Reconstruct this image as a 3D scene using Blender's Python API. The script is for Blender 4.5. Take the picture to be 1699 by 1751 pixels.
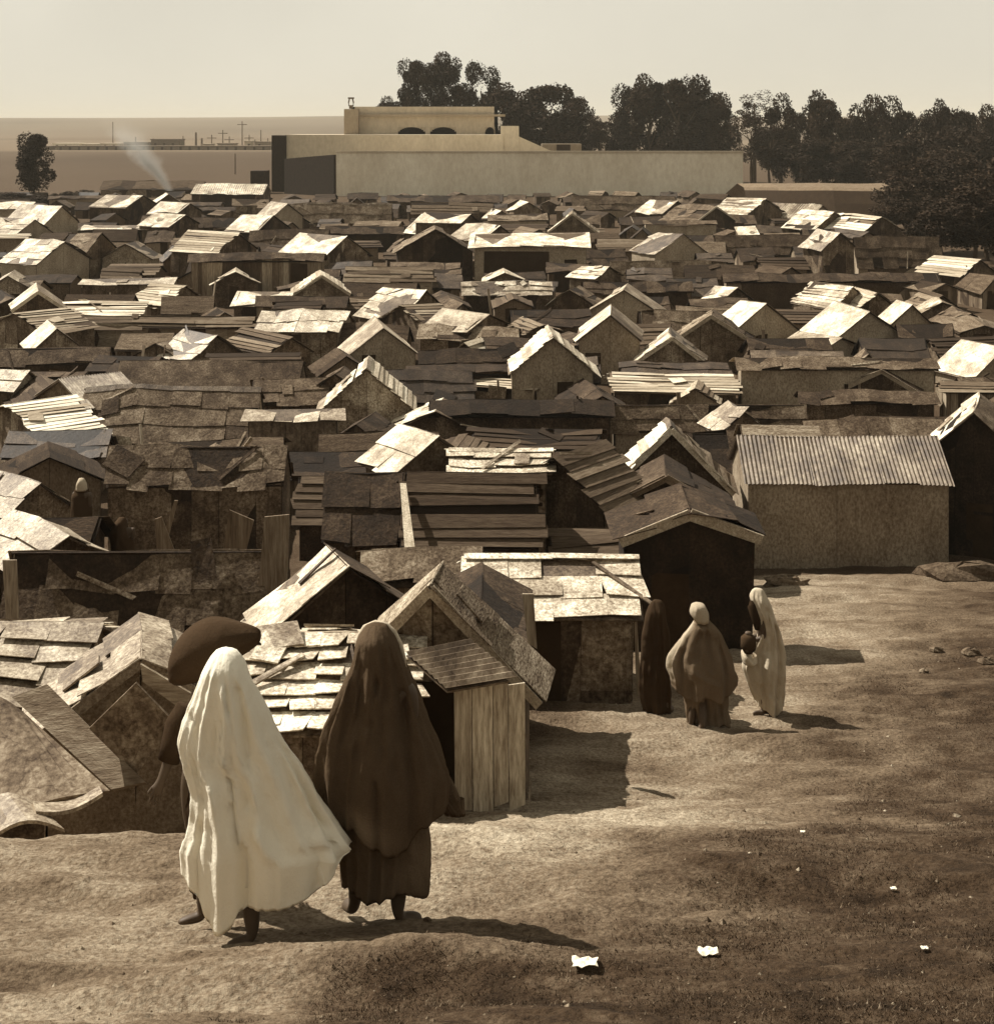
import bpy, math, random
import numpy as np
from mathutils import Vector, Matrix
R = math.radians
random.seed(7)
for o in list(bpy.data.objects): bpy.data.objects.remove(o)
S = bpy.context.scene; HAZE = 0.00016
COL = S.collection
F, CX, HZ = 2600.0, 849.5, 215.0            # focal length in photo pixels, centre column, eye-level row

# ------------------------------------------------------------------ camera, sky, sun, exposure
cam_d = bpy.data.cameras.new("camera"); cam = bpy.data.objects.new("camera", cam_d); COL.objects.link(cam)
cam.location = (0, 0, 0); cam.rotation_euler = (R(90), 0, 0)
cam_d.sensor_fit = 'HORIZONTAL'; cam_d.sensor_width = 36; cam_d.lens = 36 * F / 1699
cam_d.shift_y = -(875.5 - HZ) / 1699; cam_d.clip_start = 0.1; cam_d.clip_end = 30000
S.camera = cam
SUN_EL = 48.0; SUN_AZ = -60.0               # azimuth from +Y (away from camera), negative = left
to_sun = Vector((math.sin(R(SUN_AZ)) * math.cos(R(SUN_EL)), math.cos(R(SUN_AZ)) * math.cos(R(SUN_EL)), math.sin(R(SUN_EL))))
sd = bpy.data.lights.new("sun", 'SUN'); so = bpy.data.objects.new("sun", sd); COL.objects.link(so)
sd.energy = 5.0; sd.angle = R(0.5); sd.color = (1.0, 0.95, 0.855)
so.rotation_euler = to_sun.to_track_quat('Z', 'Y').to_euler(); so.location = (-30, 30, 40)
W = bpy.data.worlds.new("World"); S.world = W; W.use_nodes = True
nt = W.node_tree; nt.nodes.clear()
out = nt.nodes.new('ShaderNodeOutputWorld'); bg = nt.nodes.new('ShaderNodeBackground')
sky = nt.nodes.new('ShaderNodeTexSky'); sky.sky_type = 'NISHITA'; sky.sun_disc = False
sky.sun_elevation = R(SUN_EL); sky.sun_rotation = R(SUN_AZ); sky.dust_density = 3.0; sky.air_density = 1.0
bw = nt.nodes.new('ShaderNodeRGBToBW'); mul = nt.nodes.new('ShaderNodeMixRGB'); mul.blend_type = 'MULTIPLY'; mul.inputs[0].default_value = 1
mul.inputs[2].default_value = (1.0, 0.95, 0.81, 1)
pw = nt.nodes.new('ShaderNodeMath'); pw.operation = 'POWER'; pw.inputs[1].default_value = 0.15   # a flat, milky film sky
nt.links.new(sky.outputs[0], bw.inputs[0]); nt.links.new(bw.outputs[0], pw.inputs[0])
sc = nt.nodes.new('ShaderNodeMath'); sc.operation = 'MULTIPLY'; sc.inputs[1].default_value = 4.0
nt.links.new(pw.outputs[0], sc.inputs[0]); tcw = nt.nodes.new('ShaderNodeTexCoord'); sx_ = nt.nodes.new('ShaderNodeVectorMath'); sx_.operation = 'ADD'; sx_.inputs[1].default_value = (0, 0, .07)
nt.links.new(tcw.outputs['Generated'], sx_.inputs[0]); nt.links.new(sx_.outputs[0], sky.inputs[0])
sep_ = nt.nodes.new('ShaderNodeSeparateXYZ'); nt.links.new(tcw.outputs['Generated'], sep_.inputs[0])
mr = nt.nodes.new('ShaderNodeMapRange'); mr.interpolation_type = 'SMOOTHSTEP'   # added dimming overhead, tuned to hold down fill light in shadows
mr.inputs[1].default_value = .08; mr.inputs[2].default_value = .5; mr.inputs[3].default_value = 1.0; mr.inputs[4].default_value = .60
nt.links.new(sep_.outputs[2], mr.inputs[0]); m2 = nt.nodes.new('ShaderNodeMath'); m2.operation = 'MULTIPLY'
nt.links.new(sc.outputs[0], m2.inputs[0]); 
cn = nt.nodes.new('ShaderNodeTexNoise'); cn.inputs['Scale'].default_value = 5; cn.inputs['Detail'].default_value = 6; nt.links.new(tcw.outputs['Generated'], cn.inputs[0])
cr_ = nt.nodes.new('ShaderNodeMapRange'); cr_.inputs[1].default_value = .3; cr_.inputs[2].default_value = .7; cr_.inputs[3].default_value = .94; cr_.inputs[4].default_value = 1.05; nt.links.new(cn.outputs[0], cr_.inputs[0])
m3 = nt.nodes.new('ShaderNodeMath'); m3.operation = 'MULTIPLY'; nt.links.new(mr.outputs[0], m3.inputs[0]); nt.links.new(cr_.outputs[0], m3.inputs[1]); nt.links.new(m3.outputs[0], m2.inputs[1]); nt.links.new(m2.outputs[0], mul.inputs[1])
nt.links.new(mul.outputs[0], bg.inputs[0]); bg.inputs[1].default_value = 0.10
nt.links.new(bg.outputs[0], out.inputs[0])
S.view_settings.view_transform = 'Standard'; S.view_settings.look = 'None'
S.view_settings.exposure = 0.58; S.view_settings.gamma = 1.0

# ------------------------------------------------------------------ numeric noise and ground
def _hash(ix, iy, s):
    h = (ix * 374761393 + iy * 668265263 + s * 1442695041) & 0xffffffff
    h = ((h ^ (h >> 13)) * 1274126177) & 0xffffffff
    return ((h ^ (h >> 16)) & 0xffffff) / float(0xffffff)
def vnoise(x, y, s=0):
    x = np.asarray(x, float); y = np.asarray(y, float)
    ix = np.floor(x).astype(np.int64); iy = np.floor(y).astype(np.int64)
    fx = x - ix; fy = y - iy; fx = fx*fx*(3-2*fx); fy = fy*fy*(3-2*fy)
    a = _hash(ix, iy, s); b = _hash(ix+1, iy, s); c = _hash(ix, iy+1, s); d = _hash(ix+1, iy+1, s)
    return (a*(1-fx)+b*fx)*(1-fy) + (c*(1-fx)+d*fx)*fy - .5
def fbm(x, y, o=4, s=0):
    t = 0; a = 1.0; f = 1.0
    for k in range(o):
        t = t + a * vnoise(x*f + 17.3*k, y*f - 9.1*k, s+k); a *= .5; f *= 2.03
    return t
_dd = np.linspace(0, 60, 1201)
_DD = np.interp(_dd, [0, 3, 7, 8.7, 11, 12.5, 15.7, 19.4, 27, 33, 36, 41, 60],
                     [1.65, 2.55, 4.12, 4.60, 5.14, 5.75, 7.0, 7.5, 8.75, 9.97, 10.3, 10.5, 10.5])
_k = np.ones(15)/15; _DDs = np.convolve(np.pad(_DD, 7, mode='edge'), _k, 'valid')
def sstep(a, b, x):
    t = np.clip((np.asarray(x, float)-a)/(b-a), 0, 1); return t*t*(3-2*t)
def Hs(x, d):
    """smooth ground height (camera is the origin)"""
    x = np.asarray(x, float); d = np.asarray(d, float)
    z = -np.interp(d, _dd, _DDs)
    z = z - 0.9*sstep(-1.1, -2.6, x)*sstep(11.0, 12.4, d)*sstep(22, 16, d)
    return z
def gauss(x, y, cx, cy, sx, sy): return np.exp(-((x-cx)/sx)**2-((y-cy)/sy)**2)
def ground(x, d):
    z = Hs(x, d)
    near = sstep(60, 30, d)
    z = z + near*(.13*fbm(x*.45, d*1.1, 4, 3) + .05*fbm(x*1.3+.4*d, d*3.2, 4, 11) + .028*fbm(x*6, d*10, 4, 21))
    z = z + near*.10*np.maximum(0, fbm(x*.35-d*.25, d*.9, 3, 41))*sstep(20, 10, d)
    z = z + .13*gauss(x, d, -.35, 8.0, .9, .28) - .10*gauss(x, d, -.4, 7.35, 1.6, .3)
    z = z + .10*gauss(x, d, 1.0, 13.6, 1.1, .35) - .10*gauss(x, d, 1.1, 12.7, 1.6, .4)
    z = z - .09*gauss(x, d, -3.4, 10.1, 1.0, .22)
    far = sstep(1500, 3600, d)
    z = z + far*(31.5 + 3.5*fbm(x/900., d/2600., 3, 5)*2) * 1.0
    return z
def gz(x, d): return float(ground(np.array([x]), np.array([d]))[0])
def depth_for(px, py, h):
    s = (py-HZ)/F; u = (px-CX)/F
    d = 14.0
    while d < 900:
        if -s*d < float(Hs(u*d, d)) + h: return d
        d *= 1.004
    return d

# ------------------------------------------------------------------ materials (sepia scene: every surface colour comes from one brown-to-cream scale)
SEP = [(0.0, (.007, .004, .002)), (.05, (.059, .037, .021)), (.15, (.176, .128, .083)), (.32, (.366, .299, .214)), (.55, (.61, .522, .392)), (.9, (.93, .865, .71))]
def sep(v):
    for (a, ca), (b, cb) in zip(SEP, SEP[1:]):
        if v <= b:
            t = (v-a)/(b-a); return tuple(ca[i]*(1-t)+cb[i]*t for i in range(3)) + (1,)
    return SEP[-1][1] + (1,)
def nd(t, kind, **kw):
    n = t.nodes.new(kind)
    for k, v in kw.items(): setattr(n, k, v)
    return n
def mth(t, op, a, b=None, clamp=False):
    n = t.nodes.new('ShaderNodeMath'); n.operation = op; n.use_clamp = clamp
    for i, v in enumerate((a, b)):
        if v is None: continue
        if isinstance(v, (int, float)): n.inputs[i].default_value = v
        else: t.links.new(v, n.inputs[i])
    return n.outputs[0]
def noise_node(t, vec, scale, detail=4, rough=.6, sc=(1, 1, 1)):
    m = nd(t, 'ShaderNodeMapping'); m.inputs['Scale'].default_value = sc; t.links.new(vec, m.inputs[0])
    n = nd(t, 'ShaderNodeTexNoise'); n.inputs['Scale'].default_value = scale; n.inputs['Detail'].default_value = detail
    n.inputs['Roughness'].default_value = rough; t.links.new(m.outputs[0], n.inputs[0]); return n.outputs[0]
def ramp2(t, fac, a, b, va=0.0, vb=1.0):
    n = nd(t, 'ShaderNodeMapRange'); n.inputs[1].default_value = a; n.inputs[2].default_value = b
    n.inputs[3].default_value = va; n.inputs[4].default_value = vb; t.links.new(fac, n.inputs[0]); return n.outputs[0]
def mat(name, stain=.5, sscale=1.2, fine=.25, fscale=9, stretch=(1, 1, 1), rough=.85, bump=.02, bscale=14, attr=True, value=.3, spec=.2, metal=0, blot=0, bstretch=None):
    m = bpy.data.materials.new(name); m.use_nodes = True; t = m.node_tree; b = t.nodes['Principled BSDF']
    tc = nd(t, 'ShaderNodeTexCoord'); v = tc.outputs['Object']
    oi = nd(t, 'ShaderNodeObjectInfo'); va = nd(t, 'ShaderNodeVectorMath', operation='ADD')
    sc_ = nd(t, 'ShaderNodeVectorMath', operation='SCALE'); cmb = nd(t, 'ShaderNodeCombineXYZ')
    for i in range(3): t.links.new(oi.outputs['Random'], cmb.inputs[i])
    t.links.new(cmb.outputs[0], sc_.inputs[0]); sc_.inputs['Scale'].default_value = 37.0
    t.links.new(v, va.inputs[0]); t.links.new(sc_.outputs[0], va.inputs[1]); v = va.outputs[0]
    if attr:
        a = nd(t, 'ShaderNodeAttribute'); a.attribute_name = 'tone'; val = a.outputs['Fac']
    else:
        a = nd(t, 'ShaderNodeValue'); a.outputs[0].default_value = value; val = a.outputs[0]
    n1 = noise_node(t, v, sscale, 5, .65, stretch); n2 = noise_node(t, v, fscale, 5, .7, stretch)
    k = mth(t, 'MULTIPLY', ramp2(t, n1, .3, .7, 1-stain, 1+stain*.6), ramp2(t, n2, .34, .66, 1-fine, 1+fine*.7))
    if blot:
        n3 = noise_node(t, v, blot, 8, .82); k = mth(t, 'MULTIPLY', k, ramp2(t, n3, .44, .60, .52, 1.08))
        n4 = noise_node(t, v, blot*.9, 8, .7, (7, 7, .8)); k = mth(t, 'MULTIPLY', k, ramp2(t, n4, .36, .5, .72, 1.0))
        wv = nd(t, 'ShaderNodeVectorMath', operation='ADD'); nw = nd(t, 'ShaderNodeTexNoise'); nw.inputs['Scale'].default_value = 3.0; nw.inputs['Detail'].default_value = 4
        t.links.new(v, nw.inputs[0]); ws = nd(t, 'ShaderNodeVectorMath', operation='SCALE'); ws.inputs['Scale'].default_value = .5; t.links.new(nw.outputs['Color'], ws.inputs[0])
        t.links.new(v, wv.inputs[0]); t.links.new(ws.outputs[0], wv.inputs[1])
        vo = nd(t, 'ShaderNodeTexVoronoi', feature='DISTANCE_TO_EDGE'); vo.inputs['Scale'].default_value = 1.9; t.links.new(wv.outputs[0], vo.inputs['Vector'])
        k = mth(t, 'MULTIPLY', k, ramp2(t, vo.outputs['Distance'], 0.0, .02, .6, 1.0))
    val = mth(t, 'MULTIPLY', val, k)
    cr = nd(t, 'ShaderNodeValToRGB'); e = cr.color_ramp.elements
    e[0].position = 0; e[0].color = SEP[0][1] + (1,); e[1].position = .9; e[1].color = SEP[-1][1] + (1,)
    for p, c in SEP[1:-1]: q = e.new(p); q.color = c + (1,)
    t.links.new(val, cr.inputs[0]); t.links.new(cr.outputs[0], b.inputs['Base Color'])
    b.inputs['Roughness'].default_value = rough; b.inputs['Specular IOR Level'].default_value = spec; b.inputs['Metallic'].default_value = metal
    if bump:
        bn = nd(t, 'ShaderNodeBump'); bn.inputs['Distance'].default_value = bump; bn.inputs['Strength'].default_value = .9
        hb = noise_node(t, v, bscale, 6, .65, bstretch or stretch); t.links.new(hb, bn.inputs['Height']); t.links.new(bn.outputs[0], b.inputs['Normal'])
    return m
M = dict(
    tin=mat('weathered_tin_sheet', .45, 1.4, .6, 24, rough=.62, bump=.012, bscale=9, spec=.35, blot=2.3),
    pale=mat('bleached_sunlit_tin_sheet', .2, 1.1, .4, 26, rough=.7, bump=.010, bscale=8, spec=.25, blot=1.1),  # also stands in for sunlit left slopes
    rag=mat('tar_paper_sheet', .5, 1.1, .6, 20, rough=.9, bump=.03, bscale=10, blot=1.9),
    plank=mat('weathered_planks', .35, 1.0, .45, 7, stretch=(5, 5, .35), rough=.9, bump=.01, bscale=16),
    board=mat('rough_boards', .35, 1.0, .45, 7, stretch=(.5, 5, 5), rough=.9, bump=.012, bscale=16),
    thatch=mat('matted_straw', .6, 2.0, .9, 20, stretch=(.6, 3, 3), rough=1, bump=.04, bscale=18),
    patch=mat('patched_wall_sheet', .5, .9, .6, 17, rough=.85, bump=.012, bscale=8, blot=1.7),
    corr=mat('corrugated_iron', .5, .9, .45, 7, stretch=(1.6, .5, 1), rough=.6, bump=.006, bscale=20, spec=.35, blot=1.6),
    plaster=mat('limewashed_masonry', .16, .2, .12, 2.2, stretch=(1, 1, .5), rough=.9, bump=.02, bscale=3),
    daub=mat('mud_plaster', .3, 1.1, .45, 19, rough=.95, bump=.03, bscale=8, stretch=(1, 1, .6)),
    stone=mat('rough_stone', .5, 3, .5, 15, rough=.95, bump=.05, bscale=12),
    cloth=mat('woollen_cloth', .14, 3.5, .18, 130, rough=.97, bump=.008, bscale=26, spec=.03),
    dark=mat('dark_opening', .3, 2, .2, 9, rough=1, bump=0, spec=0),
    skin=mat('skin', .08, 4, .05, 30, rough=.6, bump=0, attr=False, value=.07, spec=.3),
    leaf=mat('foliage', .5, .3, .4, 2.0, rough=.8, bump=0, spec=.1),
    bark=mat('bark', .3, 2, .4, 12, stretch=(3, 3, .5), rough=.95, bump=.03, bscale=10, attr=False, value=.09),
)

def translucent(m, f):
    t = m.node_tree; b = t.nodes['Principled BSDF']; o = t.nodes['Material Output']; tr = nd(t, 'ShaderNodeBsdfTranslucent'); mx = nd(t, 'ShaderNodeMixShader'); mx.inputs[0].default_value = f
    t.links.new(b.inputs['Base Color'].links[0].from_socket, tr.inputs[0]); t.links.new(b.outputs[0], mx.inputs[1]); t.links.new(tr.outputs[0], mx.inputs[2]); t.links.new(mx.outputs[0], o.inputs['Surface'])
M['haik'] = mat('thin_white_wool', .06, 3.5, .12, 130, rough=.97, bump=.008, bscale=26, spec=.03); translucent(M['haik'], .06)
# ------------------------------------------------------------------ mesh helpers
class MB:
    def __init__(s): s.v = []; s.f = []; s.t = []
    def poly(s, pts, tone=.3):
        n = len(s.v); s.v += [tuple(p) for p in pts]; s.f.append(tuple(range(n, n+len(pts)))); s.t.append(tone)
    def slab(s, pts, nrm, th, tone=.3):
        """polygon pts extruded by th along -nrm"""
        n = len(s.v); k = len(pts); nv = Vector(nrm)*th
        s.v += [tuple(p) for p in pts] + [tuple(Vector(p)-nv) for p in pts]
        s.f.append(tuple(range(n, n+k))); s.f.append(tuple(range(n+2*k-1, n+k-1, -1)))
        for i in range(k):
            j = (i+1) % k; s.f.append((n+i, n+k+i, n+k+j, n+j))
        s.t += [tone]*(k+2)
    def box(s, c, h, tone=.3, rot=None):
        P = [Vector((x*h[0], y*h[1], z*h[2])) for x in (-1, 1) for y in (-1, 1) for z in (-1, 1)]
        if rot is not None: P = [rot @ p for p in P]
        n = len(s.v); s.v += [tuple(p+Vector(c)) for p in P]
        s.f += [tuple(n+i for i in q) for q in ((0, 1, 3, 2), (4, 6, 7, 5), (0, 4, 5, 1), (2, 3, 7, 6), (0, 2, 6, 4), (1, 5, 7, 3))]; s.t += [tone]*6
    def beam(s, a, b, w, h, tone=.3, cuts=1):
        a = Vector(a); b = Vector(b); d = b-a; q = d.to_track_quat('X', 'Z').to_matrix()
        s.box((a+b)/2, (d.length/2, w/2, h/2), tone, q)
    def tube(s, pts, rad, n=8, tone=.1, cap=True):
        base = len(s.v); m = len(pts)
        for i, p in enumerate(pts):
            d = (Vector(pts[min(i+1, m-1)])-Vector(pts[max(i-1, 0)])).normalized()
            q = d.to_track_quat('Z', 'Y').to_matrix(); r = rad[i] if hasattr(rad, '__len__') else rad
            for k in range(n):
                a = 2*math.pi*k/n; s.v.append(tuple(Vector(p)+q @ Vector((math.cos(a)*r, math.sin(a)*r, 0))))
        for i in range(m-1):
            for k in range(n):
                j = (k+1) % n; s.f.append((base+i*n+k, base+i*n+j, base+(i+1)*n+j, base+(i+1)*n+k)); s.t.append(tone)
        if cap:
            s.f.append(tuple(base+k for k in reversed(range(n)))); s.f.append(tuple(base+(m-1)*n+k for k in range(n))); s.t += [tone]*2
    def build(s, name, m, parent=None, loc=None, smooth=False):
        me = bpy.data.meshes.new(name); me.from_pydata(s.v, [], s.f); me.materials.append(m)
        a = me.attributes.new('tone', 'FLOAT', 'FACE'); a.data.foreach_set('value', s.t)
        if smooth: me.polygons.foreach_set('use_smooth', [True]*len(s.f))
        me.update(); o = bpy.data.objects.new(name, me); COL.objects.link(o)
        if parent is not None: o.parent = parent
        if loc is not None: o.location = loc
        return o
def tag(o, label=None, cat=None, group=None, kind=None):
    if label: o['label'] = label
    if cat: o['category'] = cat
    if group: o['group'] = group
    if kind: o['kind'] = kind
    return o
def empty(name, loc, rz=0):
    o = bpy.data.objects.new(name, None); COL.objects.link(o); o.location = loc; o.rotation_euler = (0, 0, rz); o.empty_display_size = .3
    return o
def P(px, py, d): return Vector(((px-CX)/F*d, d, -(py-HZ)/F*d))
def jit(a): return random.uniform(-a, a)

# ------------------------------------------------------------------ ground, plain, hills
def fan(name, ds, us, tone_fn, material):
    D, U = np.meshgrid(ds, us, indexing='ij'); X = U*D; Z = ground(X, D)
    V = np.stack([X, D, Z], -1).reshape(-1, 3); nr, nc = D.shape
    i = np.arange(nr*nc).reshape(nr, nc)
    Fq = np.stack([i[:-1, :-1], i[:-1, 1:], i[1:, 1:], i[1:, :-1]], -1).reshape(-1, 4)
    me = bpy.data.meshes.new(name); me.vertices.add(len(V)); me.vertices.foreach_set('co', V.ravel())
    me.loops.add(Fq.size); me.loops.foreach_set('vertex_index', Fq.ravel().astype(np.int32))
    me.polygons.add(len(Fq)); me.polygons.foreach_set('loop_start', (np.arange(len(Fq))*4).astype(np.int32))
    me.polygons.foreach_set('use_smooth', np.ones(len(Fq), bool)); me.update(calc_edges=True)
    T = tone_fn(X, D, Z).ravel(); a = me.attributes.new('tone', 'FLOAT', 'POINT'); a.data.foreach_set('value', T.astype(np.float32))
    me.materials.append(material); o = bpy.data.objects.new(name, me); COL.objects.link(o); return o
def ground_tone(X, D, Z):
    path = .225+.13*gauss(X, D, 1.6, 13.5, 2.0, 3.2)+.06*gauss(X, D, 5.0, 27, 3.0, 8)+.05*gauss(X, D, -2.2, 9.6, 3.2, 1.6)
    # dark turf and trodden litter to the right and low centre; pale trampled path on the left and up the middle
    u = CX + X/D*F; v = HZ - Z/D*F
    w = fbm(X*.8, D*.8, 4, 77)*1.0; w2 = fbm(X*3, D*3, 3, 78)
    # boundary line between path and turf given in metres: x_edge(d)
    xe = np.interp(D, [5, 7.0, 7.7, 8.3, 9.3, 10.2, 11.0, 12.6, 15, 18, 21, 24, 33, 60], [-1.3, -.9, -.3, .0, .25, 1.0, 1.5, 2.2, 2.9, 3.9, 5.0, 6.4, 10.0, 30])
    turf = sstep(-1.7, 2.0, (X-xe)+w*1.5+w2*.8)
    lowc = sstep(8.3, 7.5, D+w*.5+w2*.2)*sstep(-1.5, -.6, X+w*.8); turf = np.maximum(turf, lowc)
    t = path*(.85+.15*gauss(X, D, 1.2, 12, 2.2, 3)+.5*fbm(X*.5, D*1.4, 5, 31)+.4*fbm(X*2.4, D*6, 4, 33))*(1-turf) + turf*(.052*(1+1.1*fbm(X*4, D*7, 4, 35)))
    t = t*(1-.25*sstep(6.5, 8.5, D)*sstep(10.5, 9, D)*sstep(.5, -2, X)*0)
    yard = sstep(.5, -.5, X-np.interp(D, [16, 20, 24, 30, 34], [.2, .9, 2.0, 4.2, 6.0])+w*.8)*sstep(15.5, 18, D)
    t = t*(1-yard)+yard*.07*(1+.5*w2)  # shade among the shacks painted into the yard ground
    t = np.where(D > 34, .07*(1+.4*fbm(X*.3, D*.3, 3, 36)), t)  # town ground darkened too, shade between huts put into its tone
    fld = .075 + .02*fbm(X/60., D/160., 3, 50) + .07*sstep(600, 660, D)
    t = np.where(D > 190, fld, t)
    t = np.where(D > 1100, .115+.05*fbm(X/300., D/700., 4, 52), t)
    return np.clip(t, .02, .6)
gm = mat('trodden_earth', .25, 1.6, .5, 26, rough=.97, bump=.055, bscale=16, spec=.1)
ds = np.concatenate([np.arange(.5, 5, .12), 5*np.exp(np.arange(0, math.log(9), .0042)), 45*np.exp(np.arange(0.01, math.log(300), .035))])
us = np.concatenate([np.linspace(-2.5, -.45, 60)[:-1], np.linspace(-.45, .45, 560), np.linspace(.45, 2.5, 60)[1:]])
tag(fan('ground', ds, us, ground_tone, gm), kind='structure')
# the land behind and around the camera
b = MB()
def ringpt(a, r): return (r*math.sin(a), r*math.cos(a), -10.6 if r > 60 else -1.9)
for k in range(40):
    a0 = R(70)+k*R(220)/40; a1 = R(70)+(k+1)*R(220)/40
    for r0, r1 in ((.2, 40), (40, 300), (300, 9000)):
        z0 = -2.0 if r0 < 50 else -10.8; z1 = -2.0 if r1 < 50 else -10.8
        b.poly([(r0*math.sin(a0), r0*math.cos(a0), z0), (r0*math.sin(a1), r0*math.cos(a1), z0), (r1*math.sin(a1), r1*math.cos(a1), z1), (r1*math.sin(a0), r1*math.cos(a0), z1)], .2)
tag(b.build('hillside', gm), kind='structure')

# ------------------------------------------------------------------ shack builder
def sheet_slope(mb, A, B, C, D_, rows, cols, tone, tj=.25, lift=.02, edge=.05, th=.012, warp=.02):
    """panels lapped over the quad A-B (ridge) to D_-C (eave); A->D_ and B->C run down the slope"""
    A, B, C, D_ = map(Vector, (A, B, C, D_)); n = (B-A).cross(D_-A).normalized()
    if n.z < 0: n = -n
    P2 = lambda u, v: (A*(1-u)+B*u)*(1-v) + (D_*(1-u)+C*u)*v
    L = (B-A).length; Hh = (D_-A).length
    mb.slab([P2(0, 0)-n*.012, P2(1, 0)-n*.012, P2(1, 1)-n*.012, P2(0, 1)-n*.012], n, .025, tone*.22)
    for r in range(rows-1, -1, -1):
        off = random.uniform(-.5, .5)/cols
        cuts = [0]+sorted(min(.97, max(.03, (c+off+jit(.18))/cols)) for c in range(1, cols))+[1]
        if off > .1/cols: pass
        for c in range(len(cuts)-1):
            u0, u1 = cuts[c], cuts[c+1]
            if u1-u0 < .02: continue
            v0 = max(-.01, r/rows-.06/rows+jit(.05)/rows); v1 = (r+1)/rows+(.10+jit(.10))/rows
            if r == rows-1: v1 = 1+jit(edge)/Hh*1.2+edge*.5/Hh
            e0 = -(jit(edge)+edge*.4)/L if c == 0 else -.006
            e1 = (jit(edge)+edge*.4)/L if c == len(cuts)-2 else .006
            if rows*cols > 5 and random.random() < .035: continue
            t = max(.02, tone*(1+jit(tj))); kx = jit(.10)/L if random.random() < .3 else 0
            if random.random() < .10: t *= .6
            h0 = .004; h1 = lift+random.random()*lift
            pts = [P2(u0+e0, v0)+n*(h0+abs(jit(warp))*.4), P2(u1+e1, v0)+n*(h0+abs(jit(warp))*.4), P2(u1+e1+kx, v1+jit(.09)/rows)+n*(h1+abs(jit(warp))*1.6), P2(u0+e0+kx, v1+jit(.09)/rows)+n*(h1+abs(jit(warp)))]
            mb.slab(pts, n, th, t)
    for k in range(int(rows*cols*.09+random.random()*1.1)):     # odd patches and battens nailed or laid on
        u = random.uniform(.08, .92); v = random.uniform(.08, .9); a = jit(.5) if random.random() < .7 else jit(1.5); e1 = (B-A).normalized(); e2 = (D_-A).normalized()
        if random.random() < .6: hx, hy = (random.uniform(.10, .26), random.uniform(.08, .22)) if lift > .03 else (random.uniform(.15, .38), random.uniform(.12, .3)); tt = max(.02, tone*random.choice((.45, .7, 1.25, 1.5)))
        else: hx, hy = random.uniform(.4, .9), .035; tt = random.choice((.08, .2, .4)); a = jit(1.5)
        hx = min(hx, L*.3); hy = min(hy, Hh*.3); c = P2(u, v)+n*(lift*2+.03); f1 = e1*math.cos(a)+e2*math.sin(a); f2 = e2*math.cos(a)-e1*math.sin(a)
        mb.slab([c-f1*hx-f2*hy, c+f1*hx-f2*hy+n*jit(.015), c+f1*hx*random.uniform(.8, 1)+f2*hy, c-f1*hx+f2*hy*random.uniform(.8, 1)+n*jit(.015)], n, .02, tt)
def corr_slope(mb, A, B, C, D_, tone, pitch=.12, amp=.022, sheet=.8, rows=1, tj=.2, edge=.04):
    A, B, C, D_ = map(Vector, (A, B, C, D_)); n = (B-A).cross(D_-A).normalized()
    if n.z < 0: n = -n
    P2 = lambda u, v: (A*(1-u)+B*u)*(1-v) + (D_*(1-u)+C*u)*v
    L = (B-A).length; Hh = (D_-A).length; ns = max(1, round(L/sheet)); w = L/ns; k = max(2, round(w/pitch))*4
    mb.slab([P2(0, 0)-n*.03, P2(1, 0)-n*.03, P2(1, .98)-n*.03, P2(0, .98)-n*.03], n, .02, tone*.4)
    for r in range(rows):
        for i in range(ns):
            t = tone*(1+jit(tj)); v0 = r/rows-.01; v1 = (r+1)/rows+.04+jit(edge)/Hh
            lift = .012*(rows-r)+.006*(i % 2); sk = jit(.015)
            prev = None
            for j in range(k+1):
                u = (i+j/k)/ns; a = amp*math.sin(j/k*2*math.pi*(k/4)); 
                p = P2(u, v0)+n*(a+lift); q = P2(u+sk/L, v1)+n*(a+lift+.01)
                if prev: mb.slab([prev[0], p, q, prev[1]], n, .004, t)
                prev = (p, q)
def wall_face(mb, O, U, W_, top, zb, tone, nrm, colw=.6, rows=2, tj=.22, kind='patch', proud=.02):
    """panels over one wall: O start, U unit direction, W_ width, top(u) roof line, zb bottom"""
    O = Vector(O); U = Vector(U); n = Vector(nrm)
    cols = max(1, round(W_/colw)); cuts = [0]+[min(W_-.02, max(.02, (c+jit(.22))*W_/cols)) for c in range(1, cols)]+[W_]
    if abs(top(W_/2)-top(0)) > .05:
        j = min(range(1, len(cuts)-1), key=lambda q: abs(cuts[q]-W_/2)) if len(cuts) > 2 else None
        if j: cuts[j] = W_/2
        else: cuts = [0, W_/2, W_]
    cuts = sorted(cuts)
    for a, b_ in zip(cuts, cuts[1:]):
        if b_-a < .015: continue
        zt = min(top(a), top(b_)); rr = max(1, rows + (random.choice((-1, 0, 0, 1)) if rows > 1 else 0))
        zs = [zb]+[zb+(zt-zb)*(q+jit(.25))/rr for q in range(1, rr)]+[None]
        for z0, z1 in zip(zs, zs[1:]):
            t = max(.015, tone*(1+jit(tj))); g = proud*(.4+random.random())
            za, zc = (top(a), top(b_)) if z1 is None else (z1+.01, z1+.01)
            pts = [O+U*(a+.006)+Vector((0, 0, z0+.004))+n*g, O+U*(b_-.006)+Vector((0, 0, z0+.004))+n*(g+jit(.006)), O+U*(b_-.006)+Vector((0, 0, zc))+n*g, O+U*(a+.006)+Vector((0, 0, za))+n*g]
            mb.slab(pts, n, .01, t)
SHACKS = []
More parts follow.
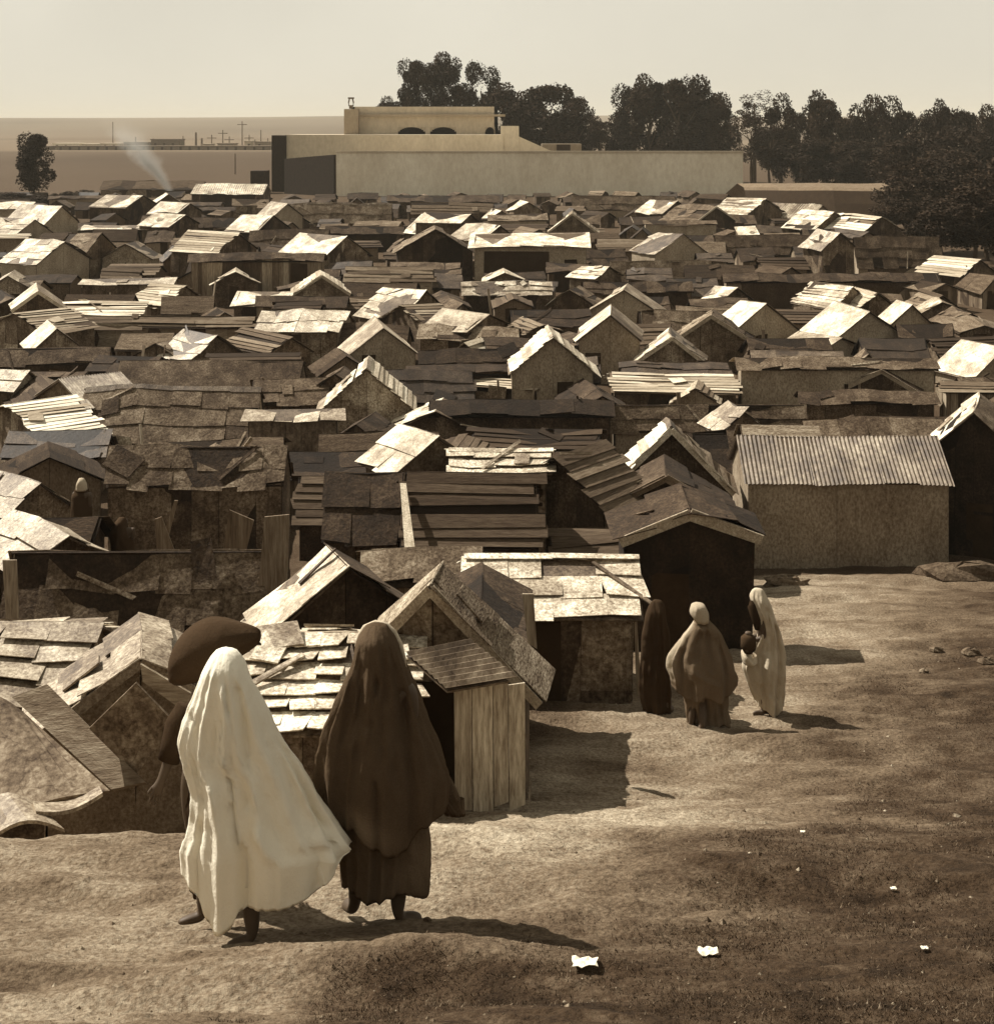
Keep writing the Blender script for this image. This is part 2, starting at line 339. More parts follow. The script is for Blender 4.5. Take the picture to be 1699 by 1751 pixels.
def warp(mb, sx, amp):
    if not mb.v: return
    a = np.array(mb.v, float); g = sstep(-.2, .8, a[:, 2]); q = a[:, 0]*.8+a[:, 2]*.35+sx; w_ = a[:, 1]*.8-a[:, 2]*.3+sx*1.7
    for i, k in ((0, .5), (1, .8), (2, 1.0)): a[:, i] += amp*k*g*2*vnoise(q+7*i, w_-5*i, 60+i)
    b_ = amp*.35*g*2*vnoise(q*3.3+3, w_*3.3, 71); a[:, 2] += b_
    mb.v = [tuple(p) for p in a]
def shack(label, C0, yaw, w, L, he, hr, roof='tin', rt=.45, rt2=None, wall='patch', wt=.22, mono=0, door=None, window=None, cap=False, oh=.14, res=1.0, cat='shack', barge=0, group=None, name=None, rows=None, cols=None, z0=None):
    """C0: ground point under the front end of the ridge; local +X runs along the ridge away from it, Y is the span.
    door / window: lists of (side, u, width, z0, z1); side 'g' front gable, 'l' wall at -Y, 'r' wall at +Y."""
    if C0[1] > 37: wt = min(.32, wt*1.2); 
    if C0[1] > 24 and rt < .5 and roof != 'corr': rt = max(.035, rt*.66)
    x0, y0 = C0[0], C0[1]; cx = x0+math.cos(yaw)*L/2; cy = y0+math.sin(yaw)*L/2
    zg = float(Hs(x0, y0)) if z0 is None else z0
    root = empty(name or 'shack', (x0, y0, zg), yaw)
    tag(root, label, cat, group or 'shacks of the shanty town')
    zb = -1.3; h = w/2
    hl, hrr = (he, he) if not mono else ((he, hr) if mono > 0 else (hr, he))   # wall heights at -Y, +Y
    def topg(u):  # along Y from -h
        y = u-h
        if mono: return hl+(hrr-hl)*(u/w)
        return he+(hr-he)*(1-abs(y)/h)
    core = MB(); e = .0
    yl, yr = -h, h
    if mono: prof = [(yl, zb), (yr, zb), (yr, hrr-.03), (yl, hl-.03)]
    else: prof = [(yl, zb), (yr, zb), (yr, he-.03), (0, hr-.03), (yl, he-.03)]
    a = [(0, y, z) for y, z in prof]; c = [(L, y, z) for y, z in prof]; k = len(prof)
    core.poly(a, wt*.3); core.poly(list(reversed(c)), wt*.3)
    for i in range(k):
        j = (i+1) % k; core.poly([a[i], c[i], c[j], a[j]], wt*.3)
    cw = {'patch': .62, 'plank': .16, 'corr': .3, 'daub': 3.0, 'rag': .8, 'stone': 1.2, 'board': .9}[wall]*1.0/max(res, .25) if wall == 'plank' else {'patch': .62, 'corr': .4, 'daub': 3.0, 'rag': .8, 'stone': 1.2, 'board': .9}[wall]
    rw = {'patch': 2, 'plank': 1, 'corr': 1, 'daub': 1, 'rag': 2, 'stone': 1, 'board': 4}[wall]
    tj = {'patch': .42, 'plank': .5, 'corr': .15, 'daub': .06, 'rag': .35, 'stone': .1, 'board': .3}[wall]
    wall_face(core, (0, h, 0), (0, -1, 0), w, lambda u: topg(w-u), zb, wt, (-1, 0, 0), cw, rw, tj)
    wall_face(core, (L, -h, 0), (0, 1, 0), w, topg, zb, wt, (1, 0, 0), cw, rw, tj)
    wall_face(core, (0, -h, 0), (1, 0, 0), L, lambda u: hl-.02, zb, wt, (0, -1, 0), cw, rw, tj)
    wall_face(core, (L, h, 0), (-1, 0, 0), L, lambda u: hrr-.02, zb, wt, (0, 1, 0), cw, rw, tj)
    mk = {'patch': 'patch', 'plank': 'plank', 'corr': 'corr', 'daub': 'daub', 'rag': 'rag', 'stone': 'stone', 'board': 'board'}[wall]
    wa = (.075 if y0 < 60 else .12)*(.5 if 'mud-walled' in label else 2.6 if 'black-fronted' in label else 1); ws = random.random()*50
    warp(core, ws, wa); core.build('wall', M[mk], root)
    rt2 = rt if rt2 is None else rt2  # left slopes mostly lighter: sunlight put into their tone
    def do_slope(A, B, C, D_, tn):
        mb = MB(); Ls = (Vector(D_)-Vector(A)).length
        if roof == 'corr': corr_slope(mb, A, B, C, D_, tn, rows=max(1, round(Ls/2.2)), pitch=.10 if res > .5 else .3, amp=.014 if res > .5 else .035)
        elif roof == 'plain': sheet_slope(mb, A, B, C, D_, 1, max(1, round(L/1.6)), tn, .06, .012, .05, warp=.02)
        else:
            rr = rows or max(1, round(Ls/({'tin': .55, 'shingle': .30, 'rag': .6, 'board': .22, 'thatch': .9}[roof])*min(1, res+.3)))
            cc = cols or max(1, round(L/({'tin': .75, 'shingle': .5, 'rag': .75, 'board': 2.2, 'thatch': 1.3}[roof])*min(1, res+.3)))
            sheet_slope(mb, A, B, C, D_, rr, cc, tn, {'tin': .22, 'shingle': .28, 'rag': .15, 'board': .4, 'thatch': .15}[roof], {'board': .02, 'shingle': .035}.get(roof, .02), {'board': .14, 'thatch': .09}.get(roof, .07))
        warp(mb, ws, wa); return mb
    rm = {'corr': 'corr', 'plain': 'pale', 'tin': 'tin', 'shingle': 'tin', 'rag': 'rag', 'board': 'board', 'thatch': 'thatch'}[roof]
    ox = oh; sl = (hr-he)/(w if mono else h)
    if mono:
        z = lambda y: hl+(hrr-hl)*((y+h)/w)
        hi, lo = (h+ox, -h-ox) if mono > 0 else (-h-ox, h+ox)
        do_slope((-ox, hi, z(hi)), (L+ox, hi, z(hi)), (L+ox, lo, z(lo)), (-ox, lo, z(lo)), rt).build('roof', M[rm], root)
    else:
        ze = hr-(h+ox)*sl
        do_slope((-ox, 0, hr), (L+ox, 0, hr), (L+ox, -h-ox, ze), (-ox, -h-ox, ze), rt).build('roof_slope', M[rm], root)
        do_slope((-ox, 0, hr), (L+ox, 0, hr), (L+ox, h+ox, ze), (-ox, h+ox, ze), rt2).build('roof_slope', M['pale' if rt2 >= .74 and rm in ('tin', 'rag', 'board') else rm], root)  # lightest left slopes take the paler sheet, as if sunlit
        if cap:
            m = MB(); n = max(2, int(L/.8))
            for i in range(n):
                xa = -ox+(L+2*ox)*i/n; xb = xa+(L+2*ox)/n+.03; q = .10+random.random()*.04; dz = .03+random.random()*.015
                for s_ in (-1, 1): m.slab([(xa, 0, hr+dz+.02), (xb, 0, hr+dz+.02), (xb, s_*q, hr+dz-q*sl+.02), (xa, s_*q, hr+dz-q*sl+.02)], (0, 0, 1), .01, rt*1.1*(1+jit(.15)))
            warp(m, ws, wa); m.build('ridge_cap', M['tin'], root)
        if barge:
            m = MB()
            for s_ in (-1, 1):
                m.beam((-ox-.03, 0, hr-.04), (-ox-.03, s_*(h+ox), ze-.04), .03, .15 if y0 > 20 else .10, barge)
            warp(m, ws, wa); m.build('bargeboard', M['board'], root)
    if door is None and window is None and random.random() < .45 and name is None:
        dw = random.uniform(.5, .75)
        if abs(math.cos(yaw)) < .6 and w > 1.4: door = [('g', random.uniform(.25, w-dw-.25), dw, -.1, min(1.35, he*.95))]
        elif abs(math.cos(yaw)) >= .6 and L > 1.6 and (mono >= 0): door = [('l', random.uniform(.2, L-dw-.2), dw, -.1, min(1.35, he*.9))]
    for nm, lst, tn in (('door', door, .04), ('window', window, .02)):
        for (side, u, dw, z0, z1) in (lst or []):
            m = MB()
            if side == 'g': bx = [(-.035, -h+u, z0), (-.035, -h+u+dw, z0), (-.035, -h+u+dw, z1), (-.035, -h+u, z1)]; nv = (-1, 0, 0)
            else:
                s_ = -1 if side == 'l' else 1; yy = s_*(h+.035)
                bx = [(u, yy, z0), (u+dw, yy, z0), (u+dw, yy, z1), (u, yy, z1)]; nv = (0, s_, 0)
            m.slab(bx, nv, .03, tn); warp(m, ws, wa); m.build(nm, M['dark'], root)
    for ch in root.children: pass
    SHACKS.append((x0+math.cos(yaw)*L/2, y0+math.sin(yaw)*L/2, max(w, L)/2, label))
    return root
def SD(label, x0, x1, y, rp, pitch=28, he=1.45, sk=0, d=None, **kw):
    """shack seen side-on: ridge from x0 to x1 at row y (right end sk rows lower), front slope rp rows deep"""
    hr = he+.6
    for it in range(4):
        dd = d or depth_for((x0+x1)/2, y, hr)
        D0 = (y-HZ)/F*dd; lo, hi = .2, 9.0
        tp = math.tan(R(pitch))
        for _ in range(40):
            q = (lo+hi)/2
            val = F*((D0+tp*q)/(dd-q)-D0/dd)
            if val < rp: lo = q
            else: hi = q
        q = max(.35, min(lo, 4.0)); hr = he+tp*q
        if d: hr = -D0-float(Hs(((x0+x1)/2-CX)/F*d, d)); he = max(.35, hr-tp*q)
    dl = dd; dr = dd
    if sk and not d: dr = depth_for(x1, y+sk, hr); dl = depth_for(x0, y, hr)
    elif sk: dl = dd; dr = dd-sk*dd*dd/(F*10)
    A = ((x0-CX)/F*dl, dl); B = ((x1-CX)/F*dr, dr)
    yaw = math.atan2(B[1]-A[1], B[0]-A[0]); L = math.hypot(B[0]-A[0], B[1]-A[1])
    mono = kw.pop('mono', 0)
    if d: kw['z0'] = float(Hs(((x0+x1)/2-CX)/F*d, d))
    if mono:   # ridge line is the high back edge
        cx = -math.sin(yaw)*(-q/1.0); A = (A[0]+math.sin(yaw)*q*.5*1, A[1]-math.cos(yaw)*q*.5)
        return shack(label, A, yaw, q, L, he, hr, mono=1, res=min(1, 45/dd), **kw)
    return shack(label, A, yaw, 2*q, L, he, hr, res=min(1, 45/dd), **kw)
def GB(label, ax, ay, wpx, drop, a=90, L=2.6, he=1.4, d=None, **kw):
    """shack seen gable-on: front apex at (ax, ay), gable wpx wide and drop high; ridge leaves at angle a"""
    hr = he+.7
    for it in range(4):
        dd = d or depth_for(ax, ay, hr); pm = F/dd; hr = he+min(1.5, drop/pm)
    if d: hr = -(ay-HZ)/F*d-float(Hs((ax-CX)/F*d, d)); he = max(.3, hr-drop/pm)
    w = wpx/pm/max(.45, abs(math.sin(R(a))))
    A = ((ax-CX)/F*dd, dd)
    return shack(label, A, R(a)-math.atan((ax-CX)/F), w, L, he, hr, res=min(1, 45/dd), **kw)
# ------------------------------------------------------------------ the shanty town, front to back
# front left
GB("broken front-left shack with plank barge boards meeting in a steep gable", 236, 1118, 290, 105, a=90, L=1.0, d=13.6, roof='shingle', rt=.5, wall='board', wt=.22, barge=.24)
SD("lumpy shingle-roofed shack at the left edge above the plank gable", -60, 155, 1062, 118, pitch=24, d=16.2, roof='shingle', rt=.5, wall='patch', wt=.2)
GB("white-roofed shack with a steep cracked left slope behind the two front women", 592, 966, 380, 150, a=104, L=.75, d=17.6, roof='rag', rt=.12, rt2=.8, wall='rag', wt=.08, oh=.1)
SD("long low shack with lapped slate-like shingles between the two front women", 440, 700, 1082, 162, pitch=20, d=14.88, roof='shingle', rt=.8, wall='patch', wt=.24, rows=6, cols=7, oh=.1)
GB("front shack with sagging straw roof and upright plank wall beside the path", 740, 996, 310, 160, a=82, L=.6, d=14.9, roof='thatch', rt=.27, rt2=.45, wall='patch', wt=.24, barge=.3, oh=.16)
SD("pale lapped-tin roofed shack left of the three walking figures", 812, 1070, 957, 92, pitch=20, he=1.1, d=21.3, sk=2, roof='tin', rt=.85, wall='patch', wt=.36, cap=True, rows=3, cols=4)
shack("low dark lean-to shed hidden behind the straw-roofed front shack", (-.2, 15.9), R(90), .95, 3.1, 1.25, 1.5, roof='rag', rt=.10, wall='rag', wt=.07, oh=.08)  # added and hidden; its shadow stands for the front shack's longer body
GB("black-fronted shack with curled white roof edge behind the three figures", 1176, 866, 208, 46, a=94, L=1.0, d=23.6, roof='rag', rt=.06, rt2=.07, wall='rag', wt=.035, oh=.1, barge=.35)
GB("dark lower gable standing before the tall bright-edged gable", 1136, 808, 205, 62, a=90, L=1.6, d=31.5, roof='rag', rt=.08, rt2=.1, wall='rag', wt=.05, barge=.16)
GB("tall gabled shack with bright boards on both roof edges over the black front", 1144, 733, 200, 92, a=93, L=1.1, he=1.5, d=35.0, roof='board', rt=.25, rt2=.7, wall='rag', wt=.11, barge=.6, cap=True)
SD("large mud-walled shed with rusty corrugated roof facing the open ground", 1266, 1596, 746, 74, pitch=34, he=1.95, d=36.2, roof='corr', rt=.27, wall='daub', wt=.27, oh=.1)
GB("dark tarred shack with white left roof edge at the right edge of the photo", 1664, 702, 150, 70, a=86, L=2.2, d=36.2, roof='rag', rt=.3, rt2=.85, wall='rag', wt=.035, oh=.12)
SD("big dark lapped-board roof falling toward the viewer beyond the front women", 694, 914, 808, 128, pitch=48, he=.8, d=27.5, roof='board', rt=.10, wall='rag', wt=.1, oh=.05)
SD("dark ragged roof left of the big lapped-board roof", 562, 686, 806, 118, pitch=48, he=.8, d=28.2, roof='rag', rt=.10, wall='rag', wt=.08, oh=.05)
SD("long wall-like shack with mottled black stained panels behind the head bundle", 28, 448, 948, 122, pitch=62, he=.9, d=21.5, sk=-4, roof='rag', rt=.20, wall='patch', wt=.2, rows=2, cols=7, oh=.05)
SD("dark low roof with pale curled rim at the far left edge", -60, 158, 888, 62, pitch=30, he=1.4, d=24.5, roof='thatch', rt=.13, wall='rag', wt=.1)
GB("small bright gable poking above the mottled black wall", 112, 902, 120, 46, a=120, L=1.4, he=1.0, d=23.2, roof='tin', rt=.5, rt2=.65, wall='rag', wt=.12)
SD("long stone-coloured roof with blotched upper edge in mid left", 196, 488, 762, 66, pitch=50, he=.9, d=33.0, roof='rag', rt=.34, wall='patch', wt=.16, rows=2, cols=8, oh=.05)
GB("diamond-patched gable shack low on the left edge", 62, 828, 110, 46, a=118, L=2.0, he=1.2, roof='tin', rt=.4, rt2=.5, wall='patch', wt=.24)
GB("torn white-roofed shack with bare side wall on the left edge", 20, 690, 120, 40, a=25, L=1.8, he=1.5, roof='board', rt=.75, rt2=.6, wall='patch', wt=.28)
SD("shack with vertical corrugated front and thin white roof lip, centre left", 430, 578, 704, 12, pitch=14, he=1.6, roof='tin', rt=.62, wall='corr', wt=.16, mono=1)
GB("narrow plank shack whose gable shows behind the corrugated front", 612, 724, 70, 26, a=75, L=2.0, he=1.3, roof='rag', rt=.12, wall='plank', wt=.1)
# mid rows, left
SD("large trapezoid-roofed shack with raised light ridge at mid left", 148, 442, 662, 92, pitch=46, he=.75, roof='rag', rt=.30, wall='patch', wt=.18, cap=True, rows=3, cols=6, oh=.05)
GB("stone-like rounded gable under a pale tilted sheet, left of the trapezoid roof", 108, 650, 76, 34, a=30, L=2.0, he=1.7, roof='corr', rt=.42, wall='stone', wt=.13)
SD("long dark-walled shed left of centre behind the trapezoid roof", 208, 516, 616, 42, pitch=46, he=1.1, sk=4, roof='rag', rt=.26, wall='patch', wt=.2, rows=1, cols=4, oh=.04)
SD("long dark flat shed touching the left edge", -30, 188, 594, 26, pitch=46, he=1.4, roof='rag', rt=.17, wall='patch', wt=.15, rows=1, cols=3, oh=.04)
GB("arrowhead-gabled shack near the left edge", 43, 634, 46, 26, a=150, L=2.2, he=1.5, roof='tin', rt=.6, rt2=.7, wall='patch', wt=.24)
GB("small white-sloped gable above the long dark flat shed", 97, 560, 72, 32, a=104, L=1.8, he=1.3, roof='plain', rt=.35, rt2=.85, wall='patch', wt=.22)
GB("low slope-roofed shack facing right on the left edge", 30, 534, 90, 28, a=35, L=2.6, he=1.5, roof='board', rt=.42, rt2=.6, wall='patch', wt=.22)
GB("dark gabled shack with white roof edges, third from the left edge", 66, 495, 78, 30, a=93, L=2.2, he=1.9, roof='plain', rt=.5, rt2=.75, wall='patch', wt=.10, barge=.5)
SD("streaky board-roofed long shed in the left middle", 106, 246, 516, 24, pitch=20, he=1.4, roof='board', rt=.6, wall='plank', wt=.16)
SD("brown lapped-board wall running behind the round stones", 132, 430, 541, 14, pitch=40, he=1.5, roof='board', rt=.24, wall='board', wt=.22)
GB("streaked pale slope with dark gable above the brown board wall", 312, 489, 60, 24, a=140, L=2.0, he=1.3, roof='board', rt=.45, rt2=.6, wall='rag', wt=.13)
GB("pale-sloped gable leaning over the long dark-walled shed", 370, 574, 84, 34, a=132, L=1.7, he=1.2, roof='tin', rt=.42, rt2=.7, wall='rag', wt=.17)
GB("little brown gable left of the pale-sloped one", 268, 588, 60, 20, a=60, L=1.6, he=1.2, roof='tin', rt=.42, wall='patch', wt=.18)
SD("shack with spotted bright sheets and ragged stone end, centre left", 455, 590, 530, 34, pitch=26, he=1.5, sk=3, roof='tin', rt=.75, wall='patch', wt=.25, rows=2, cols=6)
SD("dark plank shed behind the spotted bright sheets", 442, 590, 507, 14, pitch=40, he=1.5, roof='rag', rt=.18, wall='plank', wt=.14)
SD("bright white flat sheet lying over a low shed, left of centre", 410, 496, 500, 22, pitch=14, he=1.2, roof='plain', rt=.9, wall='rag', wt=.1, mono=1)
GB("shallow white gable roof isolated in shadow", 402, 463, 74, 24, a=88, L=1.8, he=1.3, roof='tin', rt=.7, rt2=.8, wall='rag', wt=.09)
GB("double-edged gable with pale roof bands, left of the brown long wall", 550, 468, 92, 30, a=91, L=2.6, he=1.6, roof='board', rt=.5, rt2=.55, wall='patch', wt=.18, barge=.42)
SD("brown long-walled shed right of the double-edged gable", 598, 738, 458, 22, pitch=44, he=1.5, roof='board', rt=.24, wall='board', wt=.22)
SD("low shed with a row of bright patches along its ridge", 148, 298, 476, 10, pitch=18, he=1.6, roof='tin', rt=.62, wall='patch', wt=.17)
GB("torn light gable cut by the left edge", 14, 470, 80, 26, a=80, L=2.0, he=1.5, roof='tin', rt=.5, wall='patch', wt=.26)
# centre
GB("streak-roofed twin-edged gable left of the black yard", 628, 630, 150, 66, a=88, L=2.4, he=1.35, roof='board', rt=.5, rt2=.85, wall='patch', wt=.26, cap=True)
GB("white-sloped gable directly behind the streak-roofed one", 652, 557, 112, 46, a=99, L=2.3, he=1.4, roof='plain', rt=.5, rt2=.88, wall='daub', wt=.28)
GB("low dark gable tucked left of the streak-roofed one", 575, 640, 92, 34, a=80, L=1.8, he=1.2, roof='rag', rt=.2, wall='rag', wt=.14)
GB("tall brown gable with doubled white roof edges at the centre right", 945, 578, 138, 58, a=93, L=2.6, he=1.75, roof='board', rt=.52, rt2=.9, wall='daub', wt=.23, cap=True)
GB("smooth brown gable just right of the doubled white edges", 1040, 537, 100, 40, a=88, L=2.6, he=1.9, roof='plain', rt=.42, rt2=.88, wall='daub', wt=.22)
GB("pale gable with long left verge behind the smooth brown one", 1065, 495, 112, 36, a=85, L=2.4, he=1.4, roof='plain', rt=.45, rt2=.6, wall='daub', wt=.26)
GB("open-framed gable with light verge right of centre", 1146, 577, 108, 40, a=90, L=2.4, he=1.2, roof='tin', rt=.42, rt2=.75, wall='patch', wt=.18, barge=.5)
GB("brown rafter-edged gable behind the open-framed one", 1216, 539, 130, 44, a=88, L=2.6, he=1.3, roof='rag', rt=.2, rt2=.34, wall='patch', wt=.2, barge=.33)
SD("tan flat-roofed wall between the pale gable and the rafter-edged gable", 1098, 1238, 530, 34, pitch=50, he=1.1, roof='rag', rt=.32, wall='daub', wt=.26)
SD("knobbly light-topped shed at the very centre of the town", 792, 938, 482, 20, pitch=36, he=1.2, roof='shingle', rt=.6, wall='rag', wt=.12)
GB("little white pyramid-like gable on the knobbly shed", 861, 464, 64, 15, a=92, L=1.2, he=1.5, roof='plain', rt=.75, rt2=.85, wall='rag', wt=.15)
GB("bright split-roofed shack left of the centre", 722, 497, 90, 40, a=140, L=2.4, he=1.2, roof='tin', rt=.42, rt2=.9, wall='rag', wt=.17)
GB("half-collapsed brown shack under the split bright roof", 690, 522, 96, 34, a=35, L=2.0, he=1.2, roof='board', rt=.34, rt2=.4, wall='rag', wt=.15)
SD("tan flap-roofed shed in front of the bright split roof", 720, 882, 558, 18, pitch=32, he=1.35, roof='rag', rt=.48, wall='patch', wt=.18)
GB("white slope peeping over the tan flap-roofed shed", 832, 534, 70, 24, a=145, L=2.2, he=1.6, roof='plain', rt=.4, rt2=.85, wall='patch', wt=.16)
GB("small streaky gable in the yard before the flap-roofed shed", 800, 590, 70, 26, a=70, L=1.4, he=.9, roof='board', rt=.5, wall='rag', wt=.13)
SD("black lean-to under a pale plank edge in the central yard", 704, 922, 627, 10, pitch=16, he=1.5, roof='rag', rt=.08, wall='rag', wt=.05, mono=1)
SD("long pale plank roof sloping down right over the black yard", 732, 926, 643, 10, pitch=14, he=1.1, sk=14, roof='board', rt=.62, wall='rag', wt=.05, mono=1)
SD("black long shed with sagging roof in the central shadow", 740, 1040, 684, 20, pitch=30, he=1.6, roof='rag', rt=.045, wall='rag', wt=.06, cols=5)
GB("low two-toned gable in front of the black long shed", 742, 705, 150, 34, a=82, L=2.0, he=1.0, roof='rag', rt=.24, rt2=.75, wall='rag', wt=.12)
GB("crumpled white roof left of the pale ridge shed, centre foreground", 742, 738, 130, 56, a=122, L=1.2, he=1.0, d=32, roof='tin', rt=.45, rt2=.85, wall='stone', wt=.14)
SD("pale roof with rough ridge behind the big lapped-board roof", 778, 930, 772, 34, pitch=22, he=1.4, d=31.5, roof='shingle', rt=.75, wall='stone', wt=.14, cap=True)
GB("collapsed dark shack right of the big lapped-board roof", 955, 778, 150, 74, a=60, L=1.8, he=.8, d=31, roof='board', rt=.2, wall='rag', wt=.1)
SD("low dark sheet roof left of the black-fronted shack", 950, 1092, 905, 36, pitch=26, he=.9, d=27.5, roof='board', rt=.16, wall='rag', wt=.06)
SD("small brown plank shed behind the white cracked slope", 636, 800, 938, 14, pitch=40, he=1.1, d=23, roof='rag', rt=.25, wall='plank', wt=.2)
GB("pale tilted long roof slab right of the black yard", 1250, 640, 60, 20, a=186, L=4.2, he=1.2, roof='board', rt=.6, rt2=.6, wall='rag', wt=.12)
GB("tiny rafter gable under the tilted roof slab", 1190, 664, 78, 24, a=88, L=1.4, he=1.0, roof='board', rt=.42, rt2=.5, wall='daub', wt=.2)
SD("brown daub shed below the tilted roof slab", 1050, 1366, 694, 30, pitch=58, he=1.1, roof='rag', rt=.25, wall='daub', wt=.2)
# right
SD("tan block-walled house with black doorway, right of centre", 1265, 1590, 612, 14, pitch=30, he=2.0, roof='rag', rt=.30, wall='daub', wt=.26, door=[('l', 1.4, .6, 0, 1.3)], window=[('l', 3.6, .5, .9, 1.3)])
SD("dark low shed in front of the tan block-walled house", 1370, 1588, 668, 16, pitch=30, he=1.3, roof='rag', rt=.2, wall='rag', wt=.14)
SD("tan sheet roof behind the rusty corrugated shed", 1384, 1602, 716, 26, pitch=40, he=1.5, d=41.5, roof='rag', rt=.34, wall='daub', wt=.2)
SD("buff sagging sheet roof left behind the rusty corrugated shed", 1272, 1384, 730, 20, pitch=30, he=1.5, d=39.5, roof='thatch', rt=.45, wall='daub', wt=.2)
GB("ragged little light gable left of the corrugated shed", 1272, 704, 80, 34, a=110, L=1.4, he=1.5, roof='tin', rt=.45, rt2=.6, wall='rag', wt=.2)
GB("buff gable with bright left slope, right of the rafter gable", 1306, 522, 122, 50, a=118, L=2.2, he=1.3, roof='plain', rt=.36, rt2=.88, wall='daub', wt=.3)
GB("tallest bright slope in the right middle", 1456, 490, 70, 34, a=135, L=2.6, he=1.7, roof='board', rt=.4, rt2=.9, wall='patch', wt=.2)
GB("buff gable under the tallest bright slope", 1482, 531, 104, 44, a=126, L=2.3, he=1.4, roof='plain', rt=.35, rt2=.9, wall='daub', wt=.3)
GB("brown slant-roofed shack right of the tallest bright slope", 1496, 500, 70, 30, a=120, L=1.8, he=1.6, roof='board', rt=.3, rt2=.5, wall='rag', wt=.15)
GB("low white sheet roof at the foot of the buff gable", 1436, 574, 80, 26, a=142, L=2.2, he=1.0, roof='plain', rt=.35, rt2=.9, wall='daub', wt=.24)
GB("narrow white-edged shack right of the buff gable", 1558, 521, 66, 32, a=112, L=1.8, he=1.4, roof='plain', rt=.3, rt2=.9, wall='cloth' if 0 else 'daub', wt=.3)
GB("small white-tipped gable behind the narrow white-edged shack", 1612, 515, 70, 20, a=100, L=1.8, he=1.2, roof='rag', rt=.3, rt2=.7, wall='rag', wt=.14)
GB("tiny tan tent-like gable before the block-walled house", 1484, 606, 46, 24, a=95, L=1.2, he=1.2, roof='rag', rt=.4, wall='daub', wt=.22)
GB("dusky gable with light rafter below the tent-like gable", 1506, 632, 110, 30, a=86, L=1.6, he=1.3, roof='rag', rt=.15, rt2=.3, wall='rag', wt=.14, barge=.3)
GB("white slope running off the right edge", 1712, 596, 90, 44, a=130, L=2.2, he=1.4, roof='plain', rt=.5, rt2=.9, wall='daub', wt=.22)
SD("streaky brown wall at the right edge below the white slope", 1612, 1760, 652, 14, pitch=30, he=1.7, roof='board', rt=.3, wall='plank', wt=.2)
GB("twin pale strips of roof near the right edge", 1672, 446, 60, 22, a=140, L=3.4, he=1.3, roof='board', rt=.3, rt2=.6, wall='rag', wt=.12)
SD("long brown wall right of the small tabby roof", 1462, 1602, 404, 46, pitch=60, he=1.0, roof='rag', rt=.2, wall='daub', wt=.25)
SD("long brown shed below the bright row roofs on the right", 1226, 1404, 402, 32, pitch=54, he=1.0, roof='rag', rt=.17, wall='daub', wt=.2)
GB("small light-capped gable between the two long brown walls", 1434, 398, 52, 24, a=125, L=2.4, he=2.6, roof='tin', rt=.45, rt2=.6, wall='patch', wt=.18)
SD("long dark wall in the right middle distance", 1240, 1600, 468, 12, pitch=30, he=1.6, roof='rag', rt=.14, wall='daub', wt=.17)
GB("tan gable with light left slope over the torn long wall", 1166, 402, 90, 32, a=120, L=3.4, he=1.6, roof='tin', rt=.42, rt2=.55, wall='daub', wt=.28)
SD("pale torn-ended long wall below the tan gable", 1048, 1240, 446, 28, pitch=62, he=.8, roof='rag', rt=.34, wall='daub', wt=.3)
SD("dark narrow shed in front of the torn long wall", 1000, 1180, 482, 14, pitch=40, he=1.4, roof='rag', rt=.17, wall='rag', wt=.16)
GB("small bright crooked sheet beside the torn long wall", 1040, 457, 46, 16, a=150, L=1.8, he=1.4, roof='tin', rt=.5, rt2=.85, wall='rag', wt=.14)
GB("dark open hut with white strip roof right of the knobbly shed", 975, 497, 80, 24, a=75, L=1.8, he=1.2, roof='rag', rt=.25, rt2=.6, wall='rag', wt=.09)
GB("bright small sheet gable above the buff gable", 1258, 493, 50, 20, a=130, L=1.6, he=1.3, roof='tin', rt=.3, rt2=.8, wall='rag', wt=.1)
# far rows
SD("broad white flat roof over a black opening in the upper centre", 812, 998, 402, 17, pitch=11, he=2.7, roof='plain', rt=.95, wall='daub', wt=.3, mono=1, door=[('l', .6, 4.3, 0, 2.35)], window=[('l', 5.9, .9, .5, 1.8)], oh=.3)
GB("nested gable with light bands right above the white flat roof", 979, 364, 82, 34, a=90, L=3, he=1.8, roof='board', rt=.45, rt2=.6, wall='rag', wt=.16, barge=.45)
SD("pale low wall behind the white flat roof", 836, 934, 366, 10, pitch=30, he=1.8, roof='rag', rt=.4, wall='daub', wt=.3)
GB("tiny white gable left on the pale low wall", 857, 358, 36, 14, a=120, L=1.6, he=1.6, roof='plain', rt=.5, rt2=.85, wall='rag', wt=.14)
GB("tiny white gable at the middle of the pale low wall", 902, 345, 46, 14, a=110, L=2.0, he=1.9, roof='plain', rt=.5, rt2=.85, wall='rag', wt=.2)
GB("steep white slope left of the white flat roof", 802, 368, 60, 30, a=148, L=4.6, he=1.6, roof='plain', rt=.3, rt2=.9, wall='rag', wt=.1)
GB("white folded slope against the white flat roof", 852, 384, 60, 24, a=140, L=3.0, he=2.2, roof='plain', rt=.4, rt2=.9, wall='rag', wt=.15)
GB("large dark-fronted gable with brown roof wings in the upper middle", 744, 391, 128, 38, a=92, L=3.5, he=2.2, roof='rag', rt=.22, rt2=.3, wall='rag', wt=.07, oh=.3)
GB("white-strip-roofed hut with plank gable, upper left centre", 590, 403, 76, 32, a=140, L=3.8, he=2.0, roof='plain', rt=.3, rt2=.9, wall='patch', wt=.26)
GB("dull-strip-roofed hut left of the plank wall", 404, 396, 66, 32, a=140, L=4.0, he=2.0, roof='board', rt=.25, rt2=.42, wall='rag', wt=.12)
SD("tall plank wall with a dark doorway, upper left", 330, 552, 432, 10, pitch=40, he=2.6, roof='rag', rt=.18, wall='plank', wt=.17, door=[('l', 5.9, 1.0, 0, 2.3)])
